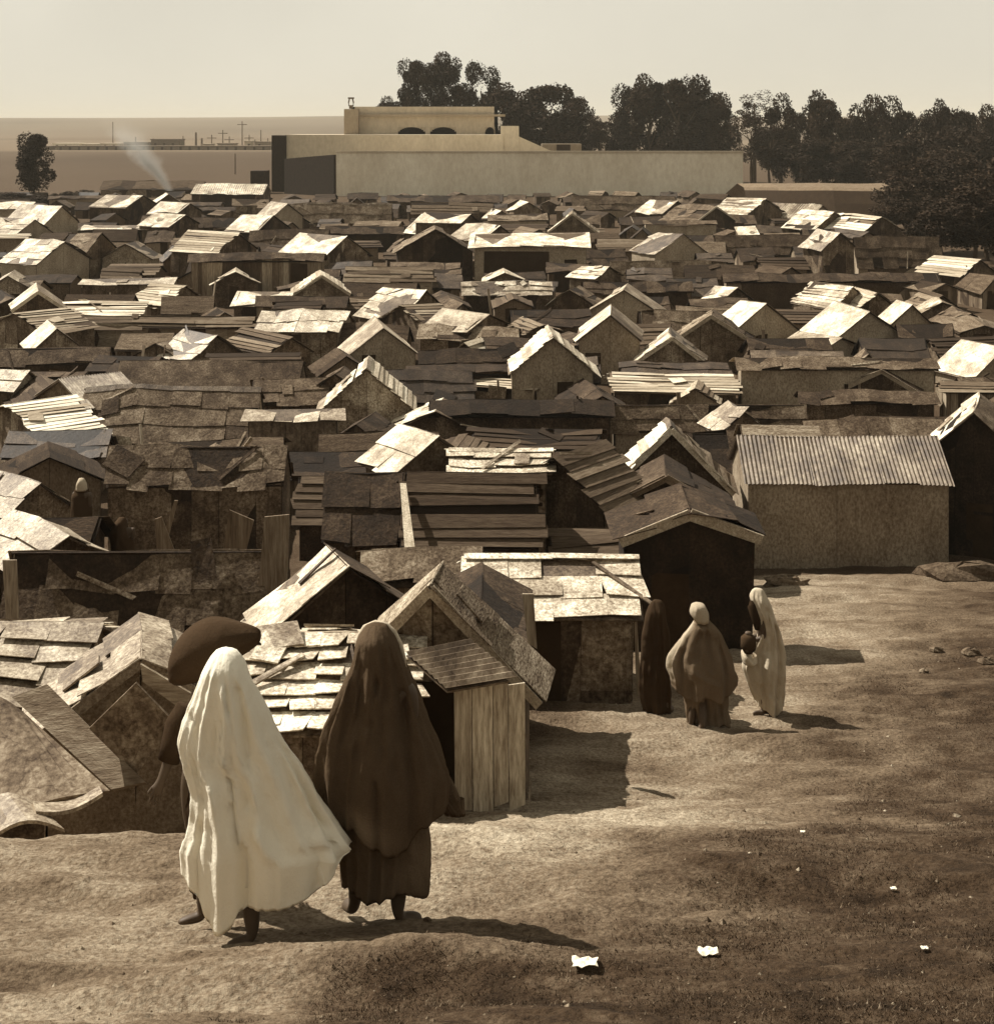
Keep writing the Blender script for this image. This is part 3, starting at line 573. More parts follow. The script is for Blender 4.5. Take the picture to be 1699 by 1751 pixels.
GB("hut with blotched white left roof and rounded tan gable, upper left", 108, 412, 84, 34, a=138, L=2.9, he=1.9, roof='tin', rt=.4, rt2=.9, wall='daub', wt=.28)
GB("dark-sided gable right of the blotched white roof", 172, 400, 64, 34, a=140, L=2.6, he=2.0, roof='rag', rt=.22, rt2=.25, wall='rag', wt=.16)
GB("rounded stone-look hut with a broken white cap, upper left", 216, 418, 82, 24, a=75, L=2.4, he=1.7, roof='tin', rt=.4, rt2=.55, wall='stone', wt=.32)
GB("white-sloped hut with tan gable at the upper left edge", 104, 352, 58, 38, a=136, L=4.6, he=2.0, roof='plain', rt=.35, rt2=.88, wall='daub', wt=.3)
GB("smaller white slope before the tan gable, upper left", 58, 374, 60, 26, a=138, L=3.6, he=1.5, roof='tin', rt=.35, rt2=.75, wall='daub', wt=.24)
SD("white-roofed low shed cut by the upper left edge", -30, 58, 346, 12, pitch=14, he=2.2, roof='plain', rt=.8, wall='daub', wt=.26, mono=1)
SD("low brown wall at the left edge under the white slopes", -30, 50, 400, 6, pitch=14, he=2.2, roof='board', rt=.6, wall='daub', wt=.17, mono=1)
SD("dark long shed with a broken white roof lip, upper left", 146, 286, 385, 8, pitch=10, he=1.4, roof='tin', rt=.85, wall='rag', wt=.05, mono=1)
GB("dark-gabled hut with white strip, far upper left", 243, 334, 56, 18, a=150, L=4.0, he=2.3, roof='plain', rt=.2, rt2=.88, wall='rag', wt=.08)
GB("low white smoking-hearth shack under the smoke plume", 288, 332, 44, 14, a=95, L=3.4, he=1.6, roof='plain', rt=.7, rt2=.88, wall='rag', wt=.14)
GB("short white strip roof below the smoke", 322, 346, 44, 18, a=146, L=3.2, he=1.8, roof='plain', rt=.3, rt2=.8, wall='rag', wt=.12)
GB("second short strip roof below the first under the smoke", 314, 366, 50, 18, a=146, L=3.0, he=1.8, roof='plain', rt=.3, rt2=.75, wall='rag', wt=.1)
SD("long dark-walled shed under the strip roofs", 290, 440, 372, 14, pitch=44, he=1.4, roof='rag', rt=.15, wall='rag', wt=.12)
SD("long white corrugated roof left of the masonry building", 337, 455, 314, 16, pitch=18, he=2.6, roof='corr', rt=.85, wall='rag', wt=.12, d=190)
SD("dark reed-roofed long hut behind the smoke", 178, 348, 309, 14, pitch=30, he=1.2, roof='thatch', rt=.14, wall='stone', wt=.16, d=225)
SD("faint brown wall left of the reed-roofed hut", 86, 212, 334, 4, pitch=30, he=2.2, roof='rag', rt=.2, wall='daub', wt=.2, d=185)
GB("black-gabled hut with white left strip, left of the draped tarpaulin roof", 466, 369, 58, 24, a=140, L=3.4, he=1.4, roof='plain', rt=.12, rt2=.85, wall='rag', wt=.06)
SD("draped tarpaulin roof with a white ridge in the upper middle", 500, 668, 347, 30, pitch=60, he=1.2, roof='rag', rt=.36, wall='patch', wt=.2, cap=True)
GB("tan gable with white verge at the left end of the tarpaulin roof", 490, 347, 52, 24, a=125, L=2.4, he=1.8, roof='plain', rt=.4, rt2=.85, wall='daub', wt=.28)
SD("brown low roof below the tarpaulin roof", 430, 560, 392, 26, pitch=54, he=1.4, roof='rag', rt=.19, wall='rag', wt=.11)
SD("grey-brown roof left of the large dark-fronted gable", 560, 690, 388, 10, pitch=40, he=1.6, roof='rag', rt=.14, wall='rag', wt=.09)
SD("dark shed at the foot of the masonry front wall", 664, 850, 334, 10, pitch=26, he=2.2, d=175, roof='rag', rt=.14, wall='rag', wt=.15)
SD("brown shed in front of the dark one at the masonry wall", 705, 842, 347, 16, pitch=44, he=1.4, d=150, roof='board', rt=.2, wall='patch', wt=.15)
GB("slanting white plank roof in the upper middle", 802, 366, 34, 14, a=150, L=4.0, he=1.6, d=120, roof='plain', rt=.3, rt2=.85, wall='rag', wt=.1)
SD("long flat grey-brown shed under the middle of the masonry wall", 980, 1152, 334, 22, pitch=54, he=1.2, roof='rag', rt=.24, wall='daub', wt=.2, d=170)
GB("short white slope with dark gable under the masonry wall", 1156, 344, 50, 20, a=142, L=3.2, he=1.8, roof='plain', rt=.2, rt2=.88, wall='rag', wt=.07)
SD("tan wall with dark open rafters behind it", 1102, 1222, 377, 6, pitch=30, he=2.0, roof='rag', rt=.25, wall='daub', wt=.3)
GB("dark rafter-framed gable under the right of the masonry wall", 1222, 352, 70, 26, a=140, L=4.0, he=1.8, roof='rag', rt=.2, rt2=.2, wall='rag', wt=.07, barge=.5)
GB("bright patched slope at the right corner of the masonry wall", 1306, 340, 60, 24, a=150, L=4.0, he=1.9, roof='board', rt=.4, rt2=.8, wall='rag', wt=.14)
SD("long sheet-roofed shed right of the masonry corner", 1300, 1404, 346, 22, pitch=28, he=1.4, sk=4, roof='corr', rt=.55, wall='daub', wt=.17)
GB("brightest patched slope of the right row", 1424, 362, 64, 28, a=140, L=3.4, he=1.6, roof='tin', rt=.4, rt2=.9, wall='rag', wt=.12)
SD("streaked roof ending the right row under the dark trees", 1428, 1506, 364, 34, pitch=28, he=1.3, sk=6, roof='board', rt=.66, wall='rag', wt=.12)
SD("small white flap on the long brown shed, right", 1258, 1288, 390, 12, pitch=14, he=2.2, roof='plain', rt=.9, wall='rag', wt=.15, mono=1)
# ------------------------------------------------------------------ filler sheds where the photo shows only dusky roofs between the named ones
def nearest(x, y):
    return sorted(SHACKS[:NAMED], key=lambda s: (s[0]-x)**2+(s[1]-y)**2)
NAMED = len(SHACKS); rnd = random.Random(5); random.seed(21); fills = 0
for row in range(23):
    dd = 37*1.079**row
    hwid = (CX+60)/F*dd; x = -hwid
    while x < hwid:
        w = rnd.uniform(1.6, 2.6); L = rnd.uniform(1.8, 4.2); yaw = rnd.choice((rnd.uniform(-.15, .15), rnd.uniform(-.15, .15), R(rnd.uniform(80, 140))))
        yy = dd*rnd.uniform(.975, 1.025); xc = x+rnd.uniform(.4, 1.6)
        ex = L if abs(yaw) < 1 else w
        cx = xc+ex/2 if abs(yaw) < 1 else xc+w/2+math.cos(yaw)*L/2; cy = yy if abs(yaw) < 1 else yy+L/2
        rad = max(L, w)/2
        u = CX+cx/cy*F
        if all((s[0]-cx)**2+(s[1]-cy)**2 > (s[2]*.72+rad*.62)**2 for s in SHACKS) and not (u > 1235 and dd > 155) and not (u > 1500 and dd > 92):
            n = nearest(cx, cy)[:2]
            side = "left" if cx < n[0][0] else "right"; fb = "behind" if cy > n[0][1] else "before"
            rf = rnd.choice(('rag', 'board', 'tin', 'thatch', 'rag')); tn = rnd.choice((.08, .12, .16, .26))
            word = {'rag': 'tar-cloth', 'board': 'board', 'tin': 'tin', 'thatch': 'straw'}[rf]; dk = 'dark' if tn < .15 else 'dull'
            tgt = ' '.join(n[0][3].split()[:7]).split(',')[0]
            lab = f"{dk} {word}-roofed low shed {fb} and {side} of the {tgt}"
            st = (xc, yy) if abs(yaw) < 1 else (xc+w/2, yy)
            shack(lab, st, yaw, w, L, rnd.uniform(1.0, 1.3), rnd.uniform(1.55, 1.9), roof=rf, rt=tn, wall=rnd.choice(('patch', 'rag', 'daub', 'plank')), wt=rnd.choice((.09, .13, .18)), res=min(.7, 40/dd)); fills += 1
        x = xc+ex+rnd.uniform(.1, .9)
print('fillers', fills, 'shacks', len(SHACKS))

# ------------------------------------------------------------------ masonry building beyond the town
def block(mb, x0, x1, yb, yt, d, depth, tone, z0=None):
    """solid block whose front face spans photo columns x0..x1 with top row yt at distance d"""
    a = P(x0, yt, d); c = P(x1, yt, d); zb = -10.8 if z0 is None else z0
    mb.box(((a.x+c.x)/2, d+depth/2, (a.z+zb)/2), ((c.x-a.x)/2, depth/2, (a.z-zb)/2), tone)
broot = empty('masonry_building', (P(900, 340, 227).x, 227, -10.5)); tag(broot, "big limewashed masonry building with arched upper loggia beyond the shacks", "building")
def bpart(nm, mb, m): 
    o = mb.build(nm, m, broot); o.matrix_parent_inverse = Matrix.Translation(-broot.location); return o
m = MB(); block(m, 575, 1270, 340, 260, 227, 12, .74); m.box((P(922, 260, 227).x, 226.95, P(922, 259, 227).z), (30.4, .18, .12), .5); bpart('front_wall', m, M['plaster'])
m = MB(); block(m, 490, 860, 262, 230, 243, 14, .5); block(m, 856, 887, 262, 215, 243.4, 12, .5)
a = P(887, 233, 243.6); c = P(945, 259, 243.6)
m.slab([(a.x, a.y, a.z), (a.x, a.y, -10.5), (c.x, c.y, -10.5), (c.x, c.y, c.z)], (0, -1, 0), .6, .5); bpart('middle_block', m, M['plaster'])
m = MB(); yT = P(0, 182, 252).z; y228 = P(0, 234, 252).z
xl, xr = P(600, 0, 252).x, P(851, 0, 252).x
ops = [(P(a, 0, 252).x, P(b_, 0, 252).x) for a, b_ in ((680, 727), (735, 780), (829, 846))]
segs = [xl]+[v for o_ in ops for v in o_]+[xr]; zar = P(0, 217, 252).z
for i in range(0, len(segs), 2): m.box(((segs[i]+segs[i+1])/2, 252.5, (y228-4+zar)/2), ((segs[i+1]-segs[i])/2, .5, (zar-y228+4)/2), .5)
m.box(((xl+xr)/2, 252.5, (zar+yT)/2), ((xr-xl)/2, .5, (yT-zar)/2), .5)
m.box((xl+.3, 256, (y228-4+yT)/2), (.3, 4, (yT-y228+4)/2), .5); m.box((xr-.3, 256, (y228-4+yT)/2), (.3, 4, (yT-y228+4)/2), .4)
for x0_, x1_ in ops:      # haunches make the flat-segment arches
    K = 14; wd_ = (x1_-x0_)/K
    for q in range(K):
        u = abs((q+.5)/K*2-1); hh = 1.15*(1-math.sqrt(max(0, 1-u*u))); m.box((x0_+wd_*(q+.5), 252.5, zar-hh/2), (wd_/2, .49, hh/2+.001), .42)
bpart('upper_wall', m, M['plaster'])
m = MB(); m.box(((xl+xr)/2+.2, 256, P(0, 197, 252).z), ((xr-xl)/2+1.0, 4.9, .18), .3); bpart('cornice', m, M['plaster'])
m = MB(); m.box(((xl+xr)/2, 256.2, P(0, 190, 252).z), ((xr-xl)/2, 3.6, .5), .25); bpart('roof', m, M['plaster'])
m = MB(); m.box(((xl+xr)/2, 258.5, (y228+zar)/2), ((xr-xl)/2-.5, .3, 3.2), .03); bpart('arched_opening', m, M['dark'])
m = MB(); block(m, 588, 612, 232, 186, 249.5, 2.4, .29, z0=P(0, 236, 249).z); bpart('turret', m, M['plaster'])
m = MB(); q = P(600, 185, 250.5); m.box((q.x, 250.6, q.z+.25), (.3, .3, .3), .2); m.tube([(q.x-.35, 250.6, q.z+.4), (q.x-.4, 250.6, q.z+1.0), (q.x-.25, 250.6, q.z+1.6)], .12, 6, .12)
m.tube([(q.x+.35, 250.6, q.z+.4), (q.x+.4, 250.6, q.z+1.0), (q.x+.25, 250.6, q.z+1.6)], .12, 6, .12); m.box((q.x, 250.6, q.z+1.7), (.5, .25, .13), .12); bpart('finial', m, M['stone'])
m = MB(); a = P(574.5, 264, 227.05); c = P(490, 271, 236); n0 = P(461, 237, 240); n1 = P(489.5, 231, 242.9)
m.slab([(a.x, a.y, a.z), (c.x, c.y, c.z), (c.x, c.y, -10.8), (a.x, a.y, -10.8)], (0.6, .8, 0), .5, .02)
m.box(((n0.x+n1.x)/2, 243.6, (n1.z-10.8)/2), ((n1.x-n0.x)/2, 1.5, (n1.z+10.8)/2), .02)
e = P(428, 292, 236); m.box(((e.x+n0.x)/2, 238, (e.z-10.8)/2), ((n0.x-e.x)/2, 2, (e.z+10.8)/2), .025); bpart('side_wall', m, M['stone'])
m = MB(); q = P(960, 250, 246); m.box((q.x, 248, q.z-2.2), (3.2, 2, 2.6), .24); m.box((q.x+.3, 245.95, q.z-.2), (1.1, .08, .5), .03); bpart('annex', m, M['plaster'])

# ------------------------------------------------------------------ far town, poles, banks
town = [(90, 135, 246, 254, .75), (140, 170, 247, 253, .6), (172, 205, 246, 254, .62), (212, 255, 244, 253, .2), (258, 308, 239, 254, .13), (345, 360, 247, 255, .34), (418, 428, 242, 254, .45), (372, 400, 246, 254, .2)]
wd = ["long bright white distant house right of the lone tree", "smaller white distant house beside the long bright one", "white distant house left of the smoke", "grey-brown flat distant house behind the smoke", "dark blocky distant warehouse between smoke and poles", "small pale distant house among the poles", "narrow pale distant tower by the right-hand poles", "dull distant house between the poles"]
town += [(96, 462, 250.5, 257, .16), (30, 84, 251, 257, .14), (436, 462, 243, 254, .22)]
wd += ["very long low grey-brown wall crossing the left plain under the poles", "dull low wall left of the lone tree on the plain", "small dull house against the masonry building's left end"]
for (x0, x1, yt, yb, t), lb in zip(town, wd):
    d = 660 if yt > 250 else 690; a = P(x0, yt, d); c = P(x1, yt, d); o = empty('distant_house', ((a.x+c.x)/2, d, -10.5)); tag(o, lb, 'house', 'houses far out on the plain')
    w2 = (c.x-a.x)/2; h = a.z+10.5; b = MB(); b.box((0, 5, h/2-.3), (w2, 5, h/2+.3), t); 
    b.build('wall', M['plaster'], o); r = MB(); r.box((0, 5, h+.2), (w2+.3, 5.3, .2), t*.8); r.build('roof', M['plaster'], o)
    wn = MB()
    for k in range(max(1, int(w2/2))): wn.box((-w2+2+k*4, -.06, h*.5), (.5, .05, .7), .05)
    wn.build('window', M['dark'], o)
poles = [(193, 208, 255, "thin pole rising beside the smoke"), (335, 226, 258, "dark stout chimney pole right of the distant warehouse"), (381, 222, 256, "slender pole with crossarm on the plain"), (414, 207, 256, "tallest pale mast on the left plain"), (446, 222, 250, "dark pole nearest the masonry building"), (402, 262, 302, "short pole standing in the open field"), (313, 232, 258, "faint low pole left of the chimney pole"), (362, 230, 258, "faint pole between the chimney pole and crossarm pole")]
poles += [(262, 236, 256, 'short pole over the dark blocky warehouse'), (290, 238, 256, 'second short pole over the dark blocky warehouse'), (345, 236, 256, 'stub pole right of the stout chimney pole'), (392, 233, 256, 'short pole left of the tallest mast'), (426, 230, 256, 'plain pole right of the tallest mast'), (436, 238, 256, 'low stub pole near the masonry building'), (458, 236, 256, 'last low pole before the masonry building'), (232, 234, 256, 'lone low pole just right of the smoke')]
for px, yt, yb, lb in poles:
    d = 700 if yb < 280 else 330; a = P(px, yt, d); zb = float(ground(np.array([a.x]), np.array([d]))[0]); r = .28 if d > 500 else .16
    if 'stout' in lb: r = .6
    o = empty('pole', (a.x, d, zb)); tag(o, lb, 'pole', 'poles on the plain')
    b = MB(); b.tube([(0, 0, -.5), (0, 0, a.z-zb)], [r, r*.7], 6, .1); b.build('shaft', M['plank'], o)
    if 'crossarm' in lb or 'mast' in lb: b = MB(); b.box((0, 0, a.z-zb-1.5), (2.2, .15, .15), .1); b.build('crossarm', M['plank'], o)
# bank and dark hedge right of the building
b = MB(); 
pts = [(1272, 205), (1330, 190), (1420, 182), (1520, 178), (1720, 176), (1850, 176)]
bx_ = np.linspace(1272, 1850, 70); bd = np.interp(bx_, [p[0] for p in pts], [p[1] for p in pts])
rowsb = []
for xx_, d_ in zip(bx_, bd):
    q = P(xx_, 321, d_); nz = .35*float(fbm(q.x*.12, 3, 3, 5)); rowsb.append([(q.x, d_-2.2, -10.8), (q.x, d_-1.4+nz, q.z*.45-10.6*.55), (q.x, d_-.3, q.z-.35+nz*.4), (q.x, d_+.5, q.z+nz*.5), (q.x, d_+6, q.z+.3+nz*.5), (q.x, d_+22, -10.8)])
for r0, r1 in zip(rowsb, rowsb[1:]):
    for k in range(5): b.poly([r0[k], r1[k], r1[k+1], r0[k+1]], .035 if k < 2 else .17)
tag(b.build('earth_bank', gm), kind='structure')

# ------------------------------------------------------------------ trees
def crown_mesh(rx, ry, rz, lobes, n, size, seed, col=.05, shape='round'):
    rg = np.random.default_rng(seed); vs = []; ts = []
    L = []
    for k in range(lobes):
        a = rg.uniform(0, 2*math.pi); zz = rg.uniform(-1, 1) if shape != 'poplar' else rg.uniform(-1, 1)
        rr = math.sqrt(max(.05, 1-abs(zz)**2.2))*rg.uniform(.25, .75)
        L.append((rx*rr*math.cos(a)*1.15, ry*rr*math.sin(a)*1.15, rz*zz*.78, rg.uniform(.2, .5)*min(rx, rz)))
    for (x, y, z, r) in L:
        m_ = int(n/lobes)
        dv = rg.normal(size=(m_, 3)); dv /= np.linalg.norm(dv, axis=1)[:, None]
        q = dv*r*(rg.uniform(.35, 1, m_)**.5)[:, None]*np.array([1, 1, .85])+np.array([x, y, z])
        q[:, 2] -= rg.exponential(.12, m_)*r
        t1 = rg.normal(size=(m_, 3)); t1 /= np.linalg.norm(t1, axis=1)[:, None]
        t2 = np.cross(t1, rg.normal(size=(m_, 3))); t2 /= np.linalg.norm(t2, axis=1)[:, None]
        s = size*rg.uniform(.5, 1.3, m_)[:, None]
        quad = np.stack([q-t1*s, q+t2*s*.6, q+t1*s, q-t2*s*.6], 1); vs.append(quad.reshape(-1, 3))
        ts.append(np.full(m_, col)*rg.uniform(.6, 1.5, m_)*rg.uniform(.75, 1.3))
    V = np.concatenate(vs); T = np.concatenate(ts); N = len(T)
    me = bpy.data.meshes.new('crown'); me.vertices.add(len(V)); me.vertices.foreach_set('co', V.ravel())
    me.loops.add(N*4); me.loops.foreach_set('vertex_index', np.arange(N*4, dtype=np.int32))
    me.polygons.add(N); me.polygons.foreach_set('loop_start', np.arange(N, dtype=np.int32)*4); me.update(calc_edges=True)
    a = me.attributes.new('tone', 'FLOAT', 'FACE'); a.data.foreach_set('value', T.astype(np.float32)); me.materials.append(M['leaf']); return me
CR = [crown_mesh(1, 1, 1.25, 24, 14000, .045, 40+k, .028) for k in range(5)]
CRL = [crown_mesh(1, 1, 1.25, 11, 2200, .05, 60+k, .05) for k in range(2)]
def tree(px, ytop, wpx, hpx, d, lab, grp='eucalyptus trees along the skyline', var=0, loose=False, name='eucalyptus_tree'):
    pm = F/d; zt = P(px, ytop, d).z; x = P(px, 0, d).x; zg = float(ground(np.array([x]), np.array([d]))[0]) if d < 1000 else -10.5
    o = empty(name, (x, d, zg)); tag(o, lab, 'tree', grp)
    rx = wpx/pm/2; rz = hpx/pm/2; cz = zt-zg-rz
    me = (CRL if loose else CR)[var % (2 if loose else 5)]
    c = bpy.data.objects.new('crown', me); COL.objects.link(c); c.parent = o; c.location = (0, 0, cz); c.scale = (rx*1.32, rx*1.32, rz/1.22); c.rotation_euler = (0, 0, var*1.7+px*.01)
    b = MB(); rg = random.Random(px)
    H_ = cz+rz*.2; r0 = .018*(zt-zg)+.1
    b.tube([(0, 0, -.5), (rg.uniform(-.3, .3), 0, H_*.35), (rg.uniform(-.6, .6), 0, H_*.7), (0, 0, H_)], [r0, r0*.8, r0*.55, r0*.25], 7)
    for k in range(6):
        a = k*1.9; z0 = H_*rg.uniform(.45, .85); q = rx*rg.uniform(.4, .75)
        b.tube([(0, 0, z0), (math.cos(a)*q*.5, math.sin(a)*q*.5, z0+rz*.35), (math.cos(a)*q, math.sin(a)*q, z0+rz*.6)], [r0*.4, r0*.25, r0*.1], 5)
    b.build('trunk', M['bark'], o); return o
tree(59, 224, 66, 104, 205, "lone ragged tree on the left plain", 'solitary trees', 0, name='solitary_tree')
T_ = [(707, 98, 56, 110, 285, "left tree of the tall pair behind the loggia"), (757, 88, 66, 110, 290, "right tree of the tall pair behind the loggia"),
 (664, 164, 40, 60, 300, "low bushy tree left of the tall pair"), (822, 103, 62, 130, 288, "pointed tree right of the tall pair"), (868, 140, 80, 140, 282, "broad dark tree behind the stepped wall"),
 (938, 140, 108, 130, 280, "wide domed tree at the end of the first clump"), (985, 165, 70, 110, 276, "shoulder tree under the domed one"), (1022, 198, 40, 64, 270, "small round tree closing the first clump"),
 (1070, 143, 60, 150, 285, "left tree of the big middle clump"), (1112, 124, 76, 170, 280, "rounded second tree of the big middle clump"), (1160, 127, 80, 170, 276, "third and fullest tree of the big middle clump"), (1198, 128, 76, 160, 283, "fourth tree of the big middle clump"), (1230, 160, 46, 130, 272, "narrow right tree of the big middle clump")]
for i, t_ in enumerate(T_): tree(*t_, var=i)
tree(1289, 152, 56, 60, 262, "thin see-through tree with a bright gap", var=0, loose=True); tree(1284, 190, 60, 90, 262, "sparse pale-gapped tree below the see-through one", var=1, loose=True)
T2 = [(1334, 160, 60, 150, 258, "slim dark tree right of the see-through one"), (1372, 190, 50, 120, 262, "low tree in the dip of the right-hand row"), (1408, 152, 70, 170, 255, "peaked tree at the middle of the right-hand row"), (1444, 196, 56, 120, 250, "small tree right of the peaked one"),
 (1490, 162, 76, 170, 246, "flat-topped tree in the right-hand row"), (1534, 164, 70, 170, 244, "wide tree touching the flat-topped one"), (1578, 190, 50, 140, 240, "short tree in the second dip on the right"), (1606, 167, 50, 170, 238, "spire-topped tree in the right-hand row"),
 (1645, 182, 70, 160, 236, "second tree from the right edge"), (1692, 178, 66, 170, 232, "tree cut by the right edge"), (1745, 180, 80, 170, 230, "outermost tree beyond the right edge"),
 (1316, 216, 60, 70, 240, "undergrowth tree behind the earth bank, leftmost"), (1385, 236, 90, 80, 236, "undergrowth tree behind the earth bank, second"), (1462, 236, 90, 80, 232, "undergrowth tree behind the earth bank, third"), (1540, 240, 100, 100, 225, "undergrowth tree behind the earth bank, fourth"), (1620, 236, 110, 110, 220, "undergrowth tree behind the earth bank, fifth"), (1700, 240, 110, 110, 215, "undergrowth tree behind the earth bank, rightmost"),
 (1560, 268, 100, 100, 165, "dark bushy tree before the bank, left one"), (1640, 264, 120, 130, 158, "dark bushy tree before the bank, middle one"), (1716, 262, 120, 150, 150, "dark bushy tree before the bank, right one"), (1538, 336, 80, 60, 140, "dark shrub-like tree beside the streaked end roof"), (1612, 338, 110, 80, 125, "dark shrub-like tree above the long brown wall"), (1690, 336, 110, 100, 118, "dark shrub-like tree at the right edge above the pale strips")]
T2 += [(1586, 296, 110, 110, 150, 'dense dark tree filling the gap above the streaked end roof'), (1664, 318, 140, 104, 112, 'broad low tree near the right edge above the pale strips'), (1560, 222, 110, 110, 205, 'dark tree rising behind the dense gap tree'), (1650, 216, 120, 120, 200, 'dark tree rising behind the right-edge shrubs')]
for i, t_ in enumerate(T2): tree(*t_, var=i+2)
# scrub hedge at the foot of the big building's left end
for i, (px, yt, w, h, d, lb) in enumerate([(18, 328, 70, 26, 195, "low dark bush at the left edge under the lone tree"), (66, 334, 60, 22, 190, "low dark bush at the foot of the lone tree"), (116, 326, 20, 12, 215, "small dark bush right of the lone tree"), (148, 324, 26, 12, 215, "second small dark bush right of the lone tree")]):
    tree(px, yt, w, h, d, lb, 'bushes on the left plain', i, name='bush')
# ------------------------------------------------------------------ people
def skin_body(pts, edges, radii, parent, name='body', m=None):
    me = bpy.data.meshes.new(name+'_base'); me.from_pydata([tuple(p) for p in pts], edges, []); o = bpy.data.objects.new(name+'_tmp', me); COL.objects.link(o)
    sk = o.modifiers.new('s', 'SKIN'); o.modifiers.new('u', 'SUBSURF').levels = 2
    o.modifiers['u'].render_levels = 2
    for i, r in enumerate(radii):
        v = me.skin_vertices[0].data[i]; v.radius = r if hasattr(r, '__len__') else (r, r); v.use_root = (i == 0)
    dg = bpy.context.evaluated_depsgraph_get(); dg.update(); e = bpy.data.meshes.new_from_object(o.evaluated_get(dg))
    bpy.data.objects.remove(o); e.materials.clear(); e.materials.append(m or M['skin'])
    e.polygons.foreach_set('use_smooth', [True]*len(e.polygons)); b = bpy.data.objects.new(name, e); COL.objects.link(b); b.parent = parent; return b
def body(root, h, facing, footL, footR, lean=(0, 0), armL=None, armR=None, mat_=None, k=1.0, fd=None):
    """standing figure of height h, local frame of root; facing = angle of view direction; feet = (x, y) offsets"""
    fx, fy = math.cos(facing), math.sin(facing); gx, gy = (fx, fy) if fd is None or isinstance(fd, tuple) else (math.cos(fd), math.sin(fd)); sx, sy = -fy*k, fx*k   # side vector = left of the person
    J = lambda s, f, z: (s*sx+f*fx+lean[0]*z/h, s*sy+f*fy+lean[1]*z/h, z)
    pts = [J(0, 0, .53*h), J(0, .01, .62*h), J(0, .01, .74*h), J(0, 0, .82*h), J(0, .02, .86*h), J(0, .035, .905*h), J(0, .03, .965*h)]
    rad = [(.15*k, .11*k), (.13*k, .10*k), (.16*k, .10*k), (.06, .06), (.048, .05), (.072, .085), (.066, .078)]
    E = [(0, 1), (1, 2), (2, 3), (3, 4), (4, 5), (5, 6)]
    def chain(start, lst):
        prev = start
        for p, r in lst: pts.append(p); rad.append(r); E.append((prev, len(pts)-1)); prev = len(pts)-1
        return prev
    for s, ft in ((1, footL), (-1, footR)):
        if isinstance(fd, tuple): fq = fd[0] if s > 0 else fd[1]; gx, gy = math.cos(fq), math.sin(fq)
        hip = J(s*.09, 0, .50*h); fo = Vector((ft[0], ft[1], ft[2] if len(ft) > 2 else 0))
        knee = (Vector(hip)*.5+fo*.5)+Vector((fx*.05, fy*.05, .03)); ank = fo+Vector((0, 0, .07))
        chain(0, [(hip, .085*k), (tuple(knee), .062*(k+1)/2), (tuple(fo*.8+knee*.2+Vector((0, 0, .05))), .052), (tuple(ank), .036), (tuple(fo+Vector((gx*.02, gy*.02, .035))), (.042, .036)), (tuple(fo+Vector((gx*.10, gy*.10, .026))), (.044, .026)), (tuple(fo+Vector((gx*.15, gy*.15, .018))), (.032, .016))])
    for s, arm in ((1, armL), (-1, armR)):
        if arm is None: arm = [J(s*.17, .0, .64*h), J(s*.08, .12, .62*h)]
        sh = J(s*.17, 0, .80*h); el, hd = Vector(arm[0]), Vector(arm[1]); dv = (hd-el).normalized()
        w_ = chain(2, [(sh, .055), (tuple(el), .042), (tuple(hd), .028), (tuple(hd+dv*.05), (.036, .02))])
        side = Vector((sx, sy, 0)); 
        if abs(dv.dot(side)) > .8: side = Vector((0, 0, 1))
        for k in range(4):
            off = side*((k-1.5)*.018); ln = (.055, .065, .06, .045)[k]
            a = hd+dv*.085+off; chain(w_, [(tuple(a), .009), (tuple(a+dv*ln*.6+Vector((0, 0, -.006))), .008), (tuple(a+dv*ln+Vector((fx, fy, 0))*.012), .006)])
        chain(w_, [(tuple(hd+dv*.04+side*s*.04), .010), (tuple(hd+dv*.075+side*s*.055), .008)])
    nose = J(0, .13, .915*h); chain(5, [(nose, .012)])
    return skin_body(pts, E, rad, root, 'body', mat_)
